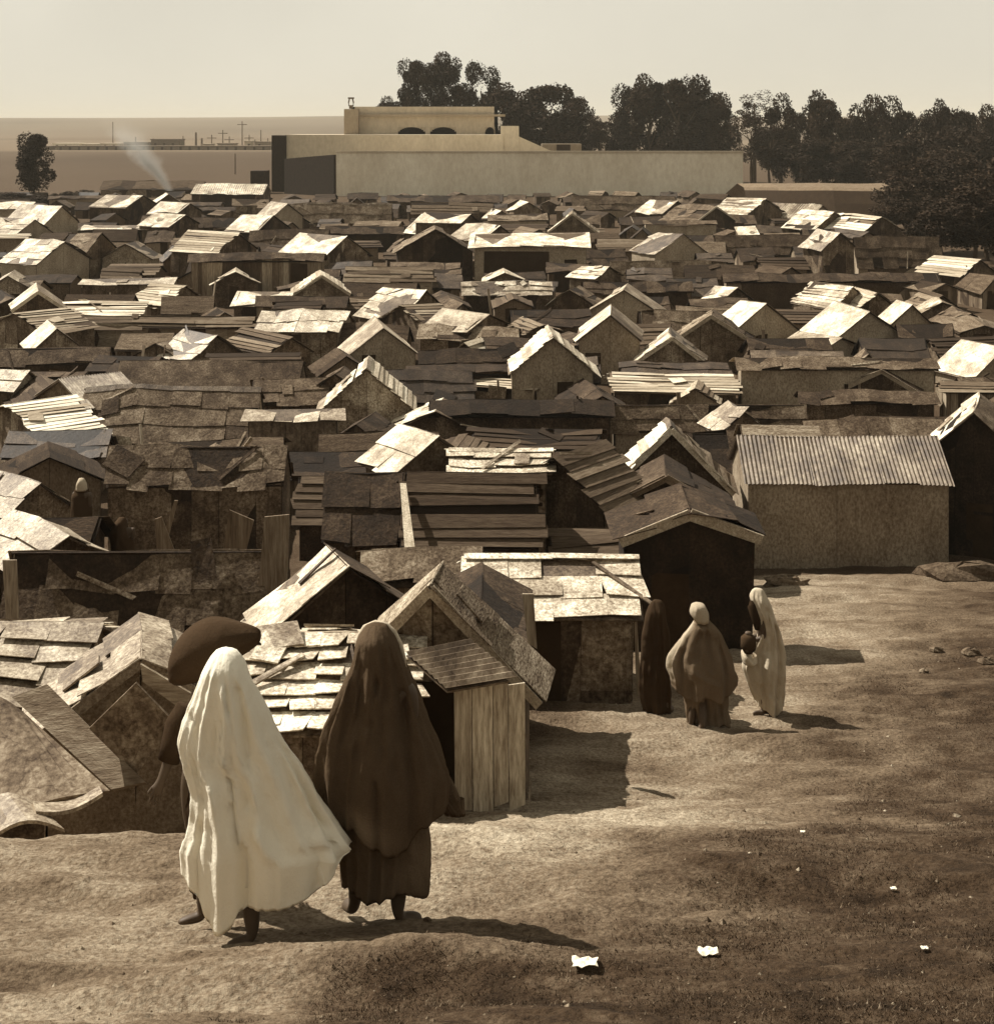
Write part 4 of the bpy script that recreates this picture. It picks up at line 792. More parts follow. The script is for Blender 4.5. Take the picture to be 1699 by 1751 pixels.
def cloak(root, d, rings, tone, name='cloak', dep=.62, nf=9, fold=.05, seed=0, m=None, wave=None, off=(0, 0), ph=0., mind=.14, maxd=.62, n=144, under=.1, tones=None, creases=(), hem=None):
    """draped cloth: rings = (photo row, left column, right column), converted to metres at distance d and lofted as one closed-top shell"""
    b = MB(); rg = random.Random(seed); rows = []
    R_ = []
    fine = []
    for (a, b_) in zip(rings, rings[1:]):
        k = max(1, int((b_[0]-a[0])/(7*8.8/d)))
        for q in range(k):
            t = q/k; fine.append([a[i]*(1-t)+b_[i]*t for i in range(3)])
    fine.append(list(rings[-1]))
    fr = np.array(fine); ker = np.array([1, 2, 3, 2, 1])/9
    for c in (1, 2): fr[:, c] = np.convolve(np.pad(fr[:, c], 2, mode='edge'), ker, 'valid')
    y0, y1 = fr[0, 0], fr[-1, 0]; loc = root.location
    phs = [rg.uniform(0, 6.28) for _ in range(6)]
    for (py, xl, xr) in fr:
        c = P((xl+xr)/2, py, d); hw = (xr-xl)/2/F*d; v = (py-y0)/(y1-y0)
        hd = min(maxd, max(mind*min(1, v*8+.35), hw*dep))
        if v < .02: hd = hw*.9
        ring = []
        for k in range(n):
            a = 2*math.pi*k/n; ca, sa = math.cos(a), math.sin(a)
            amp = fold*min(1, v*1.6)**1.3
            q1 = nf*.22; na = float(vnoise(ca*q1+phs[0]+v*.9, sa*q1+phs[1]+v*.5, 3)); nb = float(vnoise(ca*q1*2.2+phs[2]+v*1.6, sa*q1*2.2+phs[3]-v*1.2, 4))
            f1 = 1-4*abs(na); f2 = 2*nb; f3 = math.sin(2*a+phs[4]+3*v)*.5
            rr = 1+(amp/max(hw, .1))*(f1*.55+f2*.4+f3*.4)
            wx = c.x+ca*hw*(1+(rr-1)*.45)*(1+.05*float(vnoise(py*.07*8.8/d*2.2, seed+(3 if ca > 0 else 0), 12))*(1 if d > 15 else .4)); ypx = CX+wx/d*F; push = 0
            if sa < .1:
                for (pl, wd, dp) in creases:
                    for (xa, ya), (xb, yb) in zip(pl, pl[1:]):
                        tt = min(1, max(0, ((ypx-xa)*(xb-xa)+(py-ya)*(yb-ya))/((xb-xa)**2+(yb-ya)**2+1e-6))); ds2 = (ypx-xa-(xb-xa)*tt)**2+(py-ya-(yb-ya)*tt)**2
                        if ds2 < (3*wd)**2: push = push+dp*math.exp(-ds2/wd**2) if abs(dp*math.exp(-ds2/wd**2)) > 0 and push == 0 else (max(push, dp*math.exp(-ds2/wd**2)) if dp > 0 else min(push, dp*math.exp(-ds2/wd**2)))
            wr = .008*float(vnoise(ypx*.10*8.8/d*d/8.8, py*.045, 8))+.006*float(vnoise(ypx*.26, py*.12, 9))
            ring.append(Vector((wx-loc.x+off[0]*v, d+sa*hd*rr-push+wr*(2 if d < 15 else 3.5)-loc.y+off[1]*v, c.z-loc.z+(wave(a)*v*v if wave else 0))))
        rows.append(ring)
    if hem:
        base_row = rows[-1]; J = 14; hx = [q[0] for q in hem]; hy = [q[1] for q in hem]
        for j in range(1, J+1):
            t = j/J; nr = []
            for k, p in enumerate(base_row):
                a = 2*math.pi*k/n; wx = p.x+loc.x; ypx = CX+wx/d*F; zt = P(0, float(np.interp(ypx, hx, hy)), d).z-loc.z
                if math.sin(a) > 0: zt = zt+.05*math.sin(a)
                g = 1+.10*t*float(vnoise(math.cos(a)*nf*.35+3, math.sin(a)*nf*.35+t*.7, 5)); cxr = sum(q.x for q in base_row)/n
                nr.append(Vector((cxr+(p.x-cxr)*(1-.02*t), p.y*g-.02*t*float(vnoise(ypx*.12, t*2, 15)), p.z+(zt-p.z)*t)))
            rows.append(nr)
    # inner return at the hem gives the cloth thickness
    last = rows[-1]; cc = sum(last, Vector())/n
    rows.append([p+(cc-p)*.05+Vector((0, 0, .004)) for p in last]); rows.append([p+(cc-p)*.14+Vector((0, 0, under)) for p in last])
    nv = len(b.v); m_ = len(rows)
    for r in rows: b.v += [tuple(p) for p in r]
    for i in range(m_-1):
        for k in range(n):
            j = (k+1) % n; b.f.append((i*n+k, (i+1)*n+k, (i+1)*n+j, i*n+j)); b.t.append(tone if tones is None else tones(i/(m_-1), 2*math.pi*k/n))
    top = sum(rows[0], Vector())/n+Vector((0, 0, .012)); b.v.append(tuple(top)); ti = len(b.v)-1
    for k in range(n): b.f.append((ti, k, (k+1) % n)); b.t.append(tone)
    o = b.build(name, m or M['cloth'], root, smooth=True); return o
def person(lab, px, d, name='person', foot_y=None):
    x = (px-CX)/F*d; z = gz(x, d); o = empty(name, (x, d, z)); tag(o, lab, 'person'); return o
def hgt(root, py, d): return P(0, py, d).z-root.location.z

# white-draped woman
d = 8.72; w = person("person in a billowing white haik walking in the foreground, seen from behind", 388, d)
W_ = w.location; pf = lambda px, py, dd: ((px-CX)/F*dd-W_.x, dd-W_.y)
h = hgt(w, 1116, d)
f1 = pf(348, 0, 8.85); f2 = pf(432, 0, 8.6)
body(w, h, R(100), (f1[0], f1[1], 0), (f2[0], f2[1], 0), fd=R(195))
cloak(w, d, [(1110, 380, 394), (1113, 368, 406), (1122, 358, 416), (1143, 348, 422), (1177, 337, 437), (1211, 324, 456), (1232, 316, 465), (1246, 313, 471), (1273, 309, 485), (1300, 316, 504), (1335, 331, 524), (1369, 334, 541), (1403, 332, 560), (1424, 329, 579), (1440, 322, 592), (1448, 321, 596)],
      .97, nf=12, m=M['haik'], fold=.12, dep=.46, seed=3, maxd=.5, hem=[(310, 1488), (322, 1498), (340, 1512), (358, 1545), (378, 1566), (402, 1560), (416, 1530), (450, 1526), (500, 1520), (545, 1502), (575, 1478), (590, 1456), (600, 1452)],
      creases=[([(398, 1262), (398, 1330), (404, 1385), (430, 1450), (470, 1500)], 7, -.05), ([(388, 1165), (394, 1220), (392, 1290)], 8, .045), ([(412, 1170), (424, 1230), (430, 1300), (432, 1360)], 7, -.035), ([(345, 1232), (340, 1290), (346, 1350)], 5, -.022), ([(360, 1226), (358, 1300)], 5, -.02), ([(376, 1230), (372, 1290)], 4, -.02), ([(316, 1222), (378, 1228)], 4, -.022), ([(372, 1330), (384, 1420), (382, 1500)], 9, .04), ([(450, 1400), (490, 1450), (545, 1470), (585, 1440)], 12, .05), ([(430, 1500), (500, 1500), (560, 1478)], 8, -.04), ([(350, 1400), (346, 1500)], 7, -.03), ([(440, 1180), (470, 1260), (510, 1350), (548, 1410)], 10, -.025), ([(520, 1420), (575, 1425)], 6, .03)])
# dark-cloaked woman
d = 8.95; q = person("person in a long dark brown hooded cloak, right one of the two in the foreground", 655, d)
W_ = q.location; h = hgt(q, 1072, d)
f1 = pf(606, 0, 9.0); f2 = pf(680, 0, 8.9)
body(q, h, R(80), (f1[0], f1[1], .0), (f2[0], f2[1], 0), fd=(R(120), R(20)))
cloak(q, d+.03, [(1330, 590, 722), (1400, 582, 730), (1451, 584, 735), (1485, 584, 737), (1512, 586, 737), (1518, 590, 730)], .12, 'underskirt', nf=16, fold=.06, dep=.6, seed=12, wave=lambda a: .03*math.sin(4*a))
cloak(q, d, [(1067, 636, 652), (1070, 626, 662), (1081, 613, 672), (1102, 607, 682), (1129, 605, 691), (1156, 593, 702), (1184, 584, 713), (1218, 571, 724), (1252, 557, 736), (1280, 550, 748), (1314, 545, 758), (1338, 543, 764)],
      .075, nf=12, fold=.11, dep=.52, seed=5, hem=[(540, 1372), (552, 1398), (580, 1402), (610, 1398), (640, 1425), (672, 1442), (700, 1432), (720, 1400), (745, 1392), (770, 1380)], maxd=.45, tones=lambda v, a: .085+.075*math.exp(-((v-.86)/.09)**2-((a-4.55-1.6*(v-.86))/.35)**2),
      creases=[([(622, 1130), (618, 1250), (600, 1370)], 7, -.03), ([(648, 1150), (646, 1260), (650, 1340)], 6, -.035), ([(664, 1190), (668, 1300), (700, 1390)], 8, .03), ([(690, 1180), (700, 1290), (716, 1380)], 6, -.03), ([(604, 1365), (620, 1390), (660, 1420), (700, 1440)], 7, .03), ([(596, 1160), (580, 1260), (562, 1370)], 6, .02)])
cloak(q, d+.12, [(1240, 700, 735), (1300, 705, 752), (1348, 715, 778), (1375, 735, 790), (1394, 770, 797)], .10, 'veil_corner', nf=4, fold=.02, dep=.15, mind=.03, seed=6)
b = MB(); b.tube([P(x_, y_, d_)-q.location for x_, y_, d_ in ((608, 1106, 8.97), (614, 1086, 8.99), (624, 1073, 9.0), (642, 1066, 9.0), (660, 1070, 9.0), (674, 1082, 9.0), (684, 1100, 8.98), (691, 1124, 8.97), (694, 1146, 8.98))], [.008, .012, .018, .021, .021, .018, .014, .010, .006], 8, .55); b.build('hood_edge', M['cloth'], q, smooth=True)
# hidden porter with the head bundle
d = 9.35; q = person("dark-clothed person half hidden behind the white haik, one arm hanging down", 352, d)
W_ = q.location; h = hgt(q, 1150, d)
f1 = pf(338, 0, 9.45); f2 = pf(372, 0, 9.2)
el = P(300, 1268, 9.25)-q.location; hd = P(276, 1335, 9.2)-q.location
body(q, h, R(95), (f1[0], f1[1], 0), (f2[0], f2[1], 0), armL=[tuple(el), tuple(hd)])
cloak(q, d, [(1172, 345, 362), (1185, 330, 380), (1205, 318, 392), (1240, 308, 400), (1290, 316, 402), (1360, 318, 402), (1430, 320, 402), (1490, 322, 402), (1520, 325, 398)], .035, 'robe', nf=8, fold=.03, dep=.7, seed=14)
b = MB(); sp = [P(322, 1210, 9.27)-q.location, P(306, 1240, 9.25)-q.location, P(298, 1272, 9.22)-q.location, P(288, 1302, 9.2)-q.location]
b.tube(sp, [.075, .085, .08, .065], 12, .035); b.build('sleeve', M['cloth'], q, smooth=True)
b = MB()
for k in range(12): pass
hw = P(318, 1254, 9.18)-q.location; b.tube([hw+Vector((-.03, 0, 0)), hw, hw+Vector((.03, 0, .01))], [.02, .034, .02], 10, .7); b.build('wristband', M['cloth'], q, smooth=True)
# bundle on the head
c = P(358, 1108, 9.3); b = MB(); nu, nv_ = 48, 28
for i in range(nv_+1):
    ph_ = math.pi*i/nv_; 
    for k in range(nu):
        a = 2*math.pi*k/nu; X = -math.cos(ph_); r = math.sin(ph_)**.62
        x = X*.245; y = math.cos(a)*r*.20; z = math.sin(a)*r*.18
        if X > .35: t = (X-.35)/.65; y *= 1-t*.45; z = z*(1-t*.3)+.03*t; x += .07*t*t
        rp = .006*math.sin(7*a+3*X)*r*(.3+X*X)
        tl = R(-14)
        z2 = z+rp-.10*X*abs(X)*(-1 if X < 0 else -.1)*(-1)
        z2 = z*(1-.25*max(0, X))+rp+.05*X+(-.075*X*X if X < 0 else 0)
        b.v.append((x, y+rp, z2))
for i in range(nv_):
    for k in range(nu): j = (k+1) % nu; b.f.append((i*nu+k, i*nu+j, (i+1)*nu+j, (i+1)*nu+k)); b.t.append(.05)
bo = empty('head_bundle', tuple(c)); tag(bo, "large dark rounded bundle carried on the head of the half-hidden person", 'bundle')
b.build('sack', M['cloth'], bo, smooth=True)
b = MB(); b.tube([(.22, 0, .02), (.27, 0, .045), (.31, .01, .05)], [.05, .03, .008], 8, .04); b.tube([(.27, 0, .045), (.32, -.03, .03)], [.02, .006], 6, .04); b.tube([(.27, 0, .045), (.30, .02, .09)], [.02, .006], 6, .04); b.build('knot', M['cloth'], bo, smooth=True)
# three figures on the slope
d = 19.6; q = person("person wholly in black standing in shadow beside the pale-roofed shack", 1120, d); W_ = q.location; h = hgt(q, 1031, d)
f1 = pf(1120, 0, d); f2 = pf(1143, 0, d-.1); body(q, h, R(60), (f1[0], f1[1], 0), (f2[0], f2[1], 0), k=.5)
cloak(q, d, [(1027, 1118, 1128), (1030, 1111, 1134), (1040, 1107, 1138), (1056, 1103, 1138), (1084, 1098, 1144), (1135, 1096, 1146), (1187, 1095, 1148), (1214, 1101, 1148)], .04, nf=11, fold=.09, dep=.7, seed=21)
d = 18.9; q = person("person in a broad brown cape with pale headcloth, middle of the three on the slope", 1200, d); W_ = q.location; h = hgt(q, 1036, d)
f1 = pf(1182, 0, d-.1); f2 = pf(1201, 0, d-.25); body(q, h, R(105), (f1[0], f1[1], 0), (f2[0], f2[1], 0), k=.62)
cloak(q, d+.02, [(1150, 1166, 1238), (1182, 1166, 1244), (1213, 1172, 1242), (1232, 1175, 1245), (1240, 1177, 1246)], .15, 'skirt', nf=14, fold=.09, dep=.6, seed=23, n=96, wave=lambda a: .03*math.sin(6*a), creases=[([(1190, 1190), (1186, 1240)], 3, -.03), ([(1206, 1186), (1210, 1240)], 3, -.035), ([(1226, 1186), (1232, 1240)], 4, -.03)])
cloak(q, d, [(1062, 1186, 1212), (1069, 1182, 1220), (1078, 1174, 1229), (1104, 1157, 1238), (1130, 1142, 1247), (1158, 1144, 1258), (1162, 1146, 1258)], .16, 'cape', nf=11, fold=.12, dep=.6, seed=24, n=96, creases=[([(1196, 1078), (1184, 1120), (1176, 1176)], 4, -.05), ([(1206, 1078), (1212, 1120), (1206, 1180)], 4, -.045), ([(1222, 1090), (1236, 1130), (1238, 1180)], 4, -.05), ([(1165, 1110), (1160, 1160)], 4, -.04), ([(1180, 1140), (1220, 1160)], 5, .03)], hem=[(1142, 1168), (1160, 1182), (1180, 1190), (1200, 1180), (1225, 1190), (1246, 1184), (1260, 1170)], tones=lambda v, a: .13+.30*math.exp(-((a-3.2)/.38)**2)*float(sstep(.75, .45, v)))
cloak(q, d, [(1033, 1186, 1200), (1036, 1180, 1206), (1042, 1177, 1210), (1050, 1179, 1211), (1057, 1184, 1212), (1062, 1190, 1210)], .36, 'headcloth', nf=5, fold=.012, dep=.85, seed=25, n=48)
d = 19.4; q = person("person in a pale haik turned left, rightmost of the three on the slope", 1306, d); W_ = q.location; h = hgt(q, 1012, d)
f1 = pf(1306, 0, d); f2 = pf(1318, 0, d+.1); el = P(1292, 1080, d-.1)-q.location; hd = P(1280, 1092, d-.15)-q.location
body(q, h, R(185), (f1[0], f1[1], 0), (f2[0], f2[1], 0), k=.45, lean=(-.05, 0))
cloak(q, d, [(1007, 1290, 1300), (1009, 1284, 1306), (1021, 1281, 1311), (1037, 1288, 1318), (1058, 1297, 1323), (1084, 1299, 1333), (1109, 1288, 1339), (1125, 1276, 1341), (1140, 1273, 1341), (1161, 1279, 1341), (1187, 1288, 1340), (1198, 1294, 1338)], .5, 'haik', m=M['haik'], nf=11, fold=.11, dep=.75, seed=31, n=96, creases=[([(1310, 1040), (1318, 1100), (1312, 1180)], 4, -.05), ([(1324, 1070), (1330, 1130), (1326, 1190)], 3, -.045), ([(1300, 1120), (1298, 1160), (1312, 1200)], 4, -.04), ([(1285, 1135), (1290, 1160)], 4, .03)], hem=[(1290, 1200), (1302, 1210), (1312, 1214), (1322, 1222), (1330, 1212), (1342, 1204)])
cloak(q, d-.2, [(1112, 1268, 1276), (1118, 1266, 1282), (1127, 1268, 1290), (1134, 1272, 1296)], .5, 'sash', nf=4, fold=.02, dep=.6, seed=33, n=40)
b = MB(); c0 = P(1285, 1034, d-.02)-q.location; b.tube([c0+Vector((.0, -.03, .06)), c0+Vector((-.01, -.05, 0)), c0+Vector((.05, -.06, -.18)), c0+Vector((.06, -.05, -.3))], [.03, .055, .06, .03], 10, .03); b.build('face_shade', M['cloth'], q, smooth=True)  # dark tube standing in for the shaded face opening
ch = empty('person', tuple(P(1279, 1094, d-.3))); tag(ch, "small child in dark cloth carried on the front of the pale-haik person", 'person')
skin_body([(0, 0, -.06), (0, 0, .02), (0, 0, .06), (0, 0, .11), (-.05, -.05, -.14), (.04, -.05, -.15), (-.06, -.06, 0), (.06, -.06, 0)], [(0, 1), (1, 2), (2, 3), (0, 4), (0, 5), (1, 6), (1, 7)], [.075, .07, .035, .062, .035, .035, .03, .03], ch)
b = MB(); b.tube([(0, 0, -.17), (0, 0, -.08), (0, 0, .03), (0, 0, .07)], [.05, .10, .095, .05], 14, .05); b.build('wrap', M['cloth'], ch, smooth=True)
# two small figures between the shacks
d = 25.0; q = person("small hooded dark person standing among the shacks at mid left", 210, d); q.location.z = P(0, 975, d).z
W_ = q.location; h = hgt(q, 888, d); body(q, h, R(80), (-.08, 0, 0), (.1, 0, 0)); cloak(q, d, [(885, 204, 212), (890, 198, 217), (902, 192, 218), (915, 186, 226), (940, 190, 232), (965, 192, 236)], .05, nf=6, fold=.04, dep=.7, seed=41, n=48)
d = 30.0; q = person("distant person in a white headcloth looking over a shack roof, mid left", 140, d); q.location.z = P(0, 945, d).z
W_ = q.location; h = hgt(q, 818, d); body(q, h, R(80), (-.08, 0, 0), (.1, 0, 0)); cloak(q, d, [(818, 136, 142), (822, 132, 146), (830, 130, 148), (838, 130, 149)], .4, 'headcloth', nf=6, fold=.02, dep=.8, seed=42, n=48); cloak(q, d+.02, [(837, 128, 152), (850, 122, 156), (900, 120, 158), (930, 120, 160)], .05, 'robe', nf=6, fold=.04, dep=.7, seed=43, n=48)

# ------------------------------------------------------------------ loose planks, sheets, litter and stones
def sheet(lab, corners, d, th=.03, tone=.3, m='board', name='plank', cat='plank', ds_=None, bow=0.):
    pts = [P(x, y, (ds_[i] if ds_ else d)) for i, (x, y) in enumerate(corners)]
    n = (pts[1]-pts[0]).cross(pts[3]-pts[0]).normalized()
    if n.y > 0: n = -n
    c = sum(pts, Vector())/4; mb = MB(); K = 8
    for i in range(K):
        u0, u1 = i/K, (i+1)/K; g = lambda u: n*(bow*math.sin(math.pi*u))
        a0 = pts[0].lerp(pts[1], u0)-c+g(u0); a1 = pts[0].lerp(pts[1], u1)-c+g(u1); b0 = pts[3].lerp(pts[2], u0)-c+g(u0); b1 = pts[3].lerp(pts[2], u1)-c+g(u1)
        mb.slab([a0, a1, b1, b0], n, th, tone*(1+.06*math.sin(i*5)))
    o = mb.build(name, M[m], None, loc=tuple(c)); tag(o, lab, cat); return o
sheet("broad plank leaning diagonally against the plank-boarded gable, front left", [(20, 1192), (80, 1170), (248, 1338), (190, 1350)], 12.9, ds_=[13.3, 13.3, 12.6, 12.6], th=.05, tone=.22)
sheet("diamond-shaped patched panel nailed on the front-left gable wall", [(152, 1246), (232, 1168), (300, 1238), (232, 1326)], 12.9, ds_=[12.75]*4, th=.03, tone=.27, m='patch', name='panel', cat='panel')
sheet("short split barge plank on the right side of the front-left gable", [(240, 1136), (326, 1186), (322, 1222), (244, 1166)], 12.8, ds_=[12.8]*4, th=.03, tone=.3, m='board')
sheet("large buckled panel lying at the left edge in front of the shacks", [(-40, 1180), (62, 1238), (188, 1352), (-40, 1415)], 12.3, ds_=[13.2, 13.0, 12.2, 12.0], th=.03, tone=.26, m='patch', name='panel', cat='panel', bow=.08)
sheet("crumpled pale sheet at the left edge on the ground crest", [(-30, 1378), (60, 1372), (110, 1418), (-10, 1428)], 11.9, ds_=[12.1, 12.1, 11.7, 11.7], tone=.55, m='tin', name='metal_sheet', cat='metal sheet', bow=.10)
sheet("narrow bent strip beside the crumpled pale sheet", [(56, 1376), (170, 1350), (176, 1362), (62, 1394)], 11.9, ds_=[12.0, 12.2, 12.0, 11.8], tone=.42, m='tin', name='metal_strip', cat='metal strip', bow=.06)
for i_, (xa_, xb_, yb_, tn_) in enumerate(((776, 806, 1386, .40), (807, 842, 1398, .46), (843, 868, 1380, .38), (869, 897, 1388, .43))):
    sheet(("ragged-bottomed pale plank under the corrugated lean-to, " + ("leftmost", "second from the left", "third from the left", "rightmost")[i_]), [(xa_, 1172), (xb_, 1168), (xb_+1, yb_-4*i_), (xa_+2, yb_)], 14.1, ds_=[14.12+.02*i_, 14.13+.02*i_, 14.05, 14.05], th=.03, tone=tn_, m='plank')
A_, D2, C2, B_ = P(694, 1116, 14.35), P(792, 1096, 14.45), P(872, 1160, 13.95), P(764, 1178, 13.85); c_ = (A_+B_+C2+D2)/4; b = MB(); corr_slope(b, A_-c_, B_-c_, C2-c_, D2-c_, .42, pitch=.085, amp=.014)
tag(b.build('corrugated_sheet', M['corr'], loc=tuple(c_)), "corrugated lean-to sheet on the front shack beside the upright plank wall", 'metal sheet')
sheet("curled pale trough-like sheet left of the head bundle", [(200, 1094), (284, 1102), (270, 1116), (214, 1112)], 16.0, tone=.55, m='tin', name='metal_sheet', cat='metal sheet', bow=-.12)
sheet("upright pale post at the left end of the mottled wall", [(4, 958), (28, 958), (32, 1058), (10, 1058)], 20.9, tone=.32, m='plank', name='post', cat='post')
sheet("tall notched board standing right of the mottled wall", [(452, 884), (494, 880), (490, 1030), (440, 1030)], 21.3, tone=.22, m='plank', name='board', cat='board')
sheet("ragged leaning board left of the notched one", [(392, 872), (434, 890), (420, 944), (380, 944)], 23.3, tone=.16, m='plank', name='board', cat='board')
sheet("thin leaning slat in the dark yard at mid left", [(298, 856), (304, 856), (282, 940), (272, 940)], 23.6, tone=.2, m='plank', name='board', cat='board')
sheet("low split board leaning beside the thin slat", [(264, 888), (276, 884), (300, 946), (268, 946)], 23.5, tone=.17, m='plank', name='board', cat='board')
sheet("white-weathered post at the left of the big lapped-board roof", [(684, 826), (694, 826), (710, 942), (692, 942)], 26.2, tone=.55, m='plank', name='post', cat='post', ds_=[27.2, 27.2, 25.8, 25.8])
sheet("short ragged stake in front of the pale lapped-tin roof", [(893, 1016), (912, 1016), (918, 1110), (902, 1100)], 16.9, tone=.3, m='plank', name='stake', cat='stake')
sheet("slim corner pole at the right of the pale-roofed shack", [(1084, 1060), (1089, 1060), (1096, 1188), (1088, 1190)], 20.1, tone=.28, m='plank', name='pole', cat='pole')
def rock(name, x, y, s, tone, lab=None, cat=None, flat=.6, m='stone', seed=0, grp=None, sx=1.):
    rg = random.Random(seed); b = MB(); nu, nv2 = 9, 6
    for i in range(nv2+1):
        ph_ = math.pi*i/nv2
        for k in range(nu):
            a = 2*math.pi*k/nu; r = s*(1+rg.uniform(-.22, .22)); b.v.append((math.cos(a)*math.sin(ph_)*r*sx, math.sin(a)*math.sin(ph_)*r*.8, math.cos(ph_)*r*flat))
    for i in range(nv2):
        for k in range(nu): j = (k+1) % nu; b.f.append((i*nu+k, (i+1)*nu+k, (i+1)*nu+j, i*nu+j)); b.t.append(tone)
    o = b.build(name, M[m], loc=(x, y, gz(x, y)+s*flat*.3)); tag(o, lab, cat, grp); return o
def on_ground(px, py):
    s = (py-HZ)/F; u = (px-CX)/F; dd = np.arange(5.5, 60, .02); g = ground(u*dd, dd); k = np.argmax(-s*dd < g); return u*dd[k], dd[k]
for i, (px, py, wpx, lb) in enumerate([(1000, 1657, 42, "bright white scrap of paper on the dark turf, lower centre"), (1210, 1635, 34, "second white scrap right of the first on the turf"), (1527, 1526, 10, "tiny pale scrap on the turf at the right"), (1372, 1428, 8, "tiny bright chip on the path edge"), (1580, 1630, 12, "small pale scrap low at the right")]):
    x, y = on_ground(px, py); w2 = wpx/2/F*y; b = MB(); rg = random.Random(i); g0 = gz(x, y); K = 6
    gx = [[((r/K-.5)*2*w2*(1+rg.uniform(-.12, .12)), (c/3-.5)*1.5*w2+rg.uniform(-.15, .15)*w2, .008+w2*rg.uniform(0, .28)) for c in range(4)] for r in range(K+1)]
    for r in range(K):
        for c in range(3): b.slab([gx[r][c], gx[r+1][c], gx[r+1][c+1], gx[r][c+1]], (0, 0, 1), .003, .85)
    tag(b.build('paper_scrap', M['cloth'], loc=(x, y, g0+.01)), lb, 'paper scrap', 'scraps lying on the turf')
for i, (px, py, s, lb) in enumerate([(1645, 990, .55, "big dark boulder-like heap beside the tarred shack, right"), (1345, 1000, .28, "low pale rubble heap before the corrugated shed"), (730, 1575, .022, "small dark stone right of the brown-cloaked person's foot"), (1660, 1120, .12, "pale stone among rubble at the right"), (1600, 1115, .09, "smaller stone left in the rubble at the right"), (1685, 1135, .10, "stone at the right edge of the rubble"), (1580, 1150, .06, "little stone lowest of the rubble at the right")]):
    x, y = on_ground(px, py); rock('stone' if s < .2 else 'rubble_heap', x, y, s, .1 if i in (0, 2) else .16, lb, 'stone' if s < .2 else 'rubble heap', flat=.5 if s > .2 else .7, seed=i, sx=1.8 if s > .2 else 1.2)
# leaning slats, stakes and loose sheets among the roofs
rl = random.Random(77); made = 0
for i in range(400):
    if made >= 46: break
    s0 = rl.choice(SHACKS[10:NAMED]); dd = s0[1]
    if dd > 120 or dd < 24 or (dd < 42 and s0[0] > 1): continue
    x = s0[0]+rl.uniform(-1.2, 1.2); y = s0[1]-s0[2]-rl.uniform(.1, .5); g0 = float(Hs(x, y)); b = MB(); kd = rl.choice(('slat', 'stake', 'sheet')); side = rl.choice(('left', 'right', 'middle'))
    tn = rl.choice((.14, .25, .5)); tw = {.14: 'dark', .25: 'brown', .5: 'pale'}[tn]; ht = rl.uniform(.9, 1.7)
    lx = rl.uniform(-.5, .5)
    lab = f"{tw} {kd} leaning {'left' if lx < 0 else 'right'} before the {' '.join(s0[3].split()[:9]).split(',')[0]}"
    if any(o.get('label') == lab for o in bpy.data.objects): continue
    if kd == 'sheet': b.slab([(-.3, 0, 0), (.3, 0, 0), (.3+lx*.6, .35, ht*.8), (-.3+lx*.5, .35, ht*.85)], (0, -1, .3), .015, tn)
    else: b.beam((0, 0, -.2), (lx*.5, .2, ht), .07 if kd == 'stake' else .14, .03, tn)
    tag(b.build(kd if kd != 'sheet' else 'loose_sheet', M['patch' if kd == 'sheet' else 'plank'], loc=(x, y, g0)), lab, kd, 'odds and ends leaning among the shacks'); made += 1
# pebbles, clods and short turf
rg = np.random.default_rng(9); b = MB()
def clod(mb, x, y, z, s, t):
    n = len(mb.v); rr = rg.uniform(.6, 1.2, 6)*s
    mb.v += [(x+rr[0], y, z), (x, y+rr[1], z), (x-rr[2], y, z), (x, y-rr[3], z), (x+rg.uniform(-.3, .3)*s, y, z+rr[4]*.8), (x, y, z-s*.5)]
    for q in ((0, 1, 4), (1, 2, 4), (2, 3, 4), (3, 0, 4), (1, 0, 5), (2, 1, 5), (3, 2, 5), (0, 3, 5)): mb.f.append(tuple(n+k for k in q)); mb.t.append(t)
N = 1800; dd = 6.6*np.exp(rg.uniform(0, 1.55, N)); uu = rg.uniform(-.36, .36, N); xx = uu*dd; zz = ground(xx, dd)
for x, y, z in zip(xx, dd, zz): clod(b, x, y, z, float(rg.exponential(.004)+.002)*(1+y/25), float(rg.choice([.16, .22, .3, .4, .12])))
tag(b.build('pebbles', M['stone']), "scattered pebbles and clods over the bare ground", 'pebbles', kind='stuff')
N = 260000; dd = 6.5*np.exp(rg.uniform(0, 1.35, N)); uu = rg.uniform(-.36, .36, N); xx = uu*dd; zz = ground(xx, dd)
tn = ground_tone(xx, dd, zz); clump = fbm(xx*2.2, dd*2.2, 3, 91); keep = (tn < .115) & (clump > rg.uniform(-.5, .3, N)) & (vnoise(xx*.9, dd*.9, 95) > -.28)
xx, dd, zz = xx[keep], dd[keep], zz[keep]; n = len(xx); print('turf blades', n)
a = rg.uniform(0, 2*math.pi, n); s = rg.uniform(.002, .006, n)*(1+dd/16); hh = rg.uniform(.004, .018, n)*(1+dd/40); ln = rg.normal(0, .012, (n, 2))
V = np.stack([np.stack([xx-np.cos(a)*s*.5, dd-np.sin(a)*s*.5, zz-.004], 1), np.stack([xx+np.cos(a)*s*.5, dd+np.sin(a)*s*.5, zz-.004], 1), np.stack([xx+ln[:, 0], dd+ln[:, 1], zz+hh], 1)], 1).reshape(-1, 3)
me = bpy.data.meshes.new('turf'); me.vertices.add(len(V)); me.vertices.foreach_set('co', V.ravel()); me.loops.add(n*3); me.loops.foreach_set('vertex_index', np.arange(n*3, dtype=np.int32))
me.polygons.add(n); me.polygons.foreach_set('loop_start', np.arange(n, dtype=np.int32)*3); me.update(calc_edges=True)
at = me.attributes.new('tone', 'FLOAT', 'FACE'); at.data.foreach_set('value', rg.choice([.05, .07, .10, .14, .2], n, p=[.3, .3, .2, .14, .06]).astype(np.float32)); me.materials.append(M['leaf'])
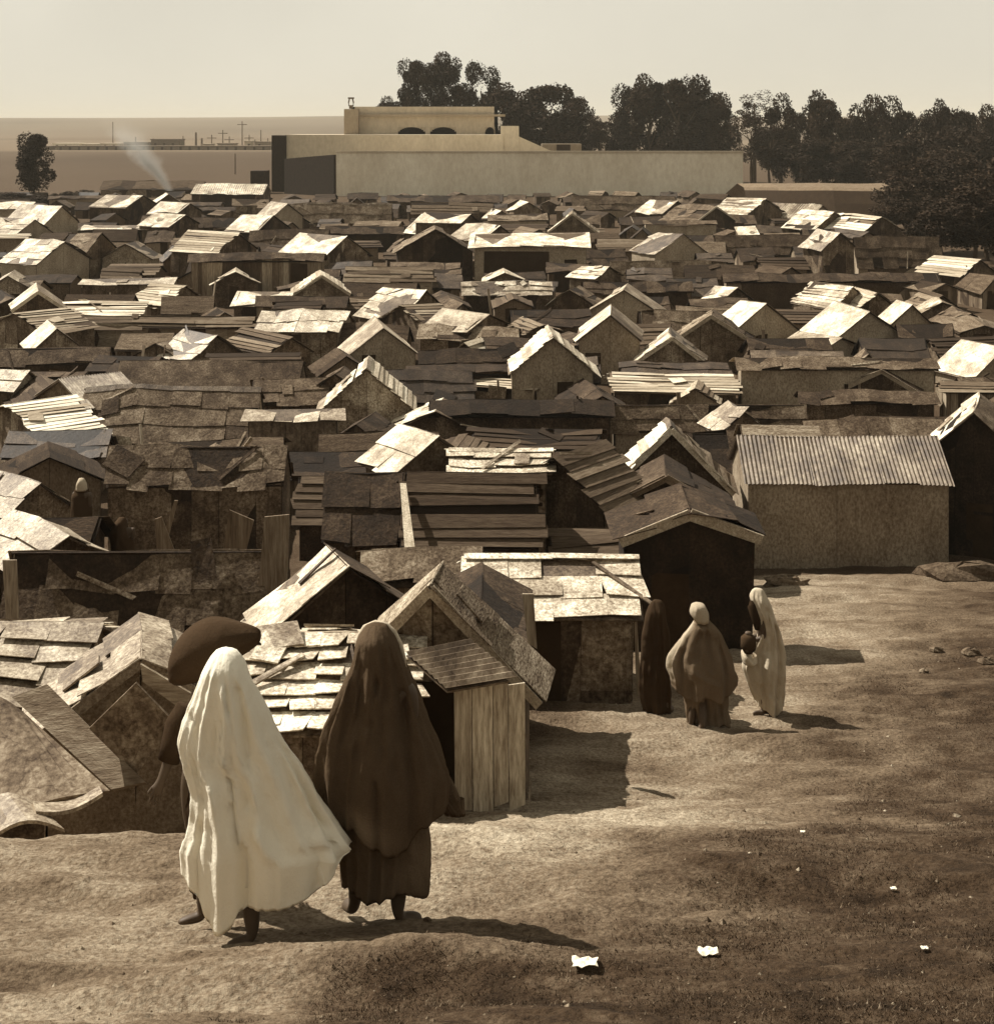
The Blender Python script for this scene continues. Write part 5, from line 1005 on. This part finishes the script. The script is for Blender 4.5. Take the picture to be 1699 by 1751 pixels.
to = bpy.data.objects.new('turf', me); COL.objects.link(to); tag(to, "short dark tufted turf on the right of the slope", 'turf', kind='stuff')

# ------------------------------------------------------------------ smoke and haze
def volume_mat(name, dens, noise=None, col=(1, .93, .78, 1)):
    m = bpy.data.materials.new(name); m.use_nodes = True; t = m.node_tree; t.nodes.clear(); o = nd(t, 'ShaderNodeOutputMaterial'); v = nd(t, 'ShaderNodeVolumePrincipled')
    v.inputs['Color'].default_value = col; v.inputs['Density'].default_value = dens; v.inputs['Anisotropy'].default_value = .0
    if noise:
        tc = nd(t, 'ShaderNodeTexCoord'); n = noise_node(t, tc.outputs['Object'], noise, 3, .6); t.links.new(mth(t, 'MULTIPLY', ramp2(t, n, .38, .7), dens, ), v.inputs['Density'])
    t.links.new(v.outputs[0], o.inputs['Volume']); return m
d = 186; base = P(290, 326, d); b = MB(); b.box((-3.0, 0, 5), (5.2, 3, 5), .5)
vm = volume_mat('smoke_volume', .5, None, (1, .97, .9, 1)); t = vm.node_tree; v_ = [n for n in t.nodes if n.bl_idname == 'ShaderNodeVolumePrincipled'][0]
tc = nd(t, 'ShaderNodeTexCoord'); nz_ = nd(t, 'ShaderNodeTexNoise'); nz_.inputs['Scale'].default_value = .35; nz_.inputs['Detail'].default_value = 3; t.links.new(tc.outputs['Object'], nz_.inputs[0])
sx3 = nd(t, 'ShaderNodeSeparateXYZ'); t.links.new(tc.outputs['Object'], sx3.inputs[0]); zz_ = sx3.outputs[2]
wob = mth(t, 'MULTIPLY', mth(t, 'SUBTRACT', nz_.outputs[0], .5), mth(t, 'MULTIPLY', zz_, .9))
cx_ = mth(t, 'ADD', mth(t, 'ADD', sx3.outputs[0], mth(t, 'MULTIPLY', zz_, .75)), wob)
rr_ = mth(t, 'SQRT', mth(t, 'ADD', mth(t, 'MULTIPLY', cx_, cx_), mth(t, 'MULTIPLY', sx3.outputs[1], sx3.outputs[1])))
RR = mth(t, 'ADD', mth(t, 'MULTIPLY', zz_, .36), .7)
fall = mth(t, 'SUBTRACT', 1.0, mth(t, 'DIVIDE', rr_, RR), True); fall = mth(t, 'MULTIPLY', fall, fall)
top = ramp2(t, zz_, 2.0, 9.5, 1, 0); den = mth(t, 'MULTIPLY', mth(t, 'MULTIPLY', fall, mth(t, 'MULTIPLY', top, top)), 2.4)
t.links.new(mth(t, 'MULTIPLY', den, ramp2(t, nz_.outputs[0], .35, .65, .3, 1.0)), v_.inputs['Density'])
sm = b.build('smoke', vm, loc=tuple(base)); tag(sm, "thin smoke plume drifting up left from the hearth shack", 'smoke', kind='stuff')
b = MB(); b.box((0, 5000, 20), (5200, 5600, 60), .5); 
hz_m = volume_mat('haze_volume', HAZE)
hz = b.build('haze', hz_m); tag(hz, kind='stuff')
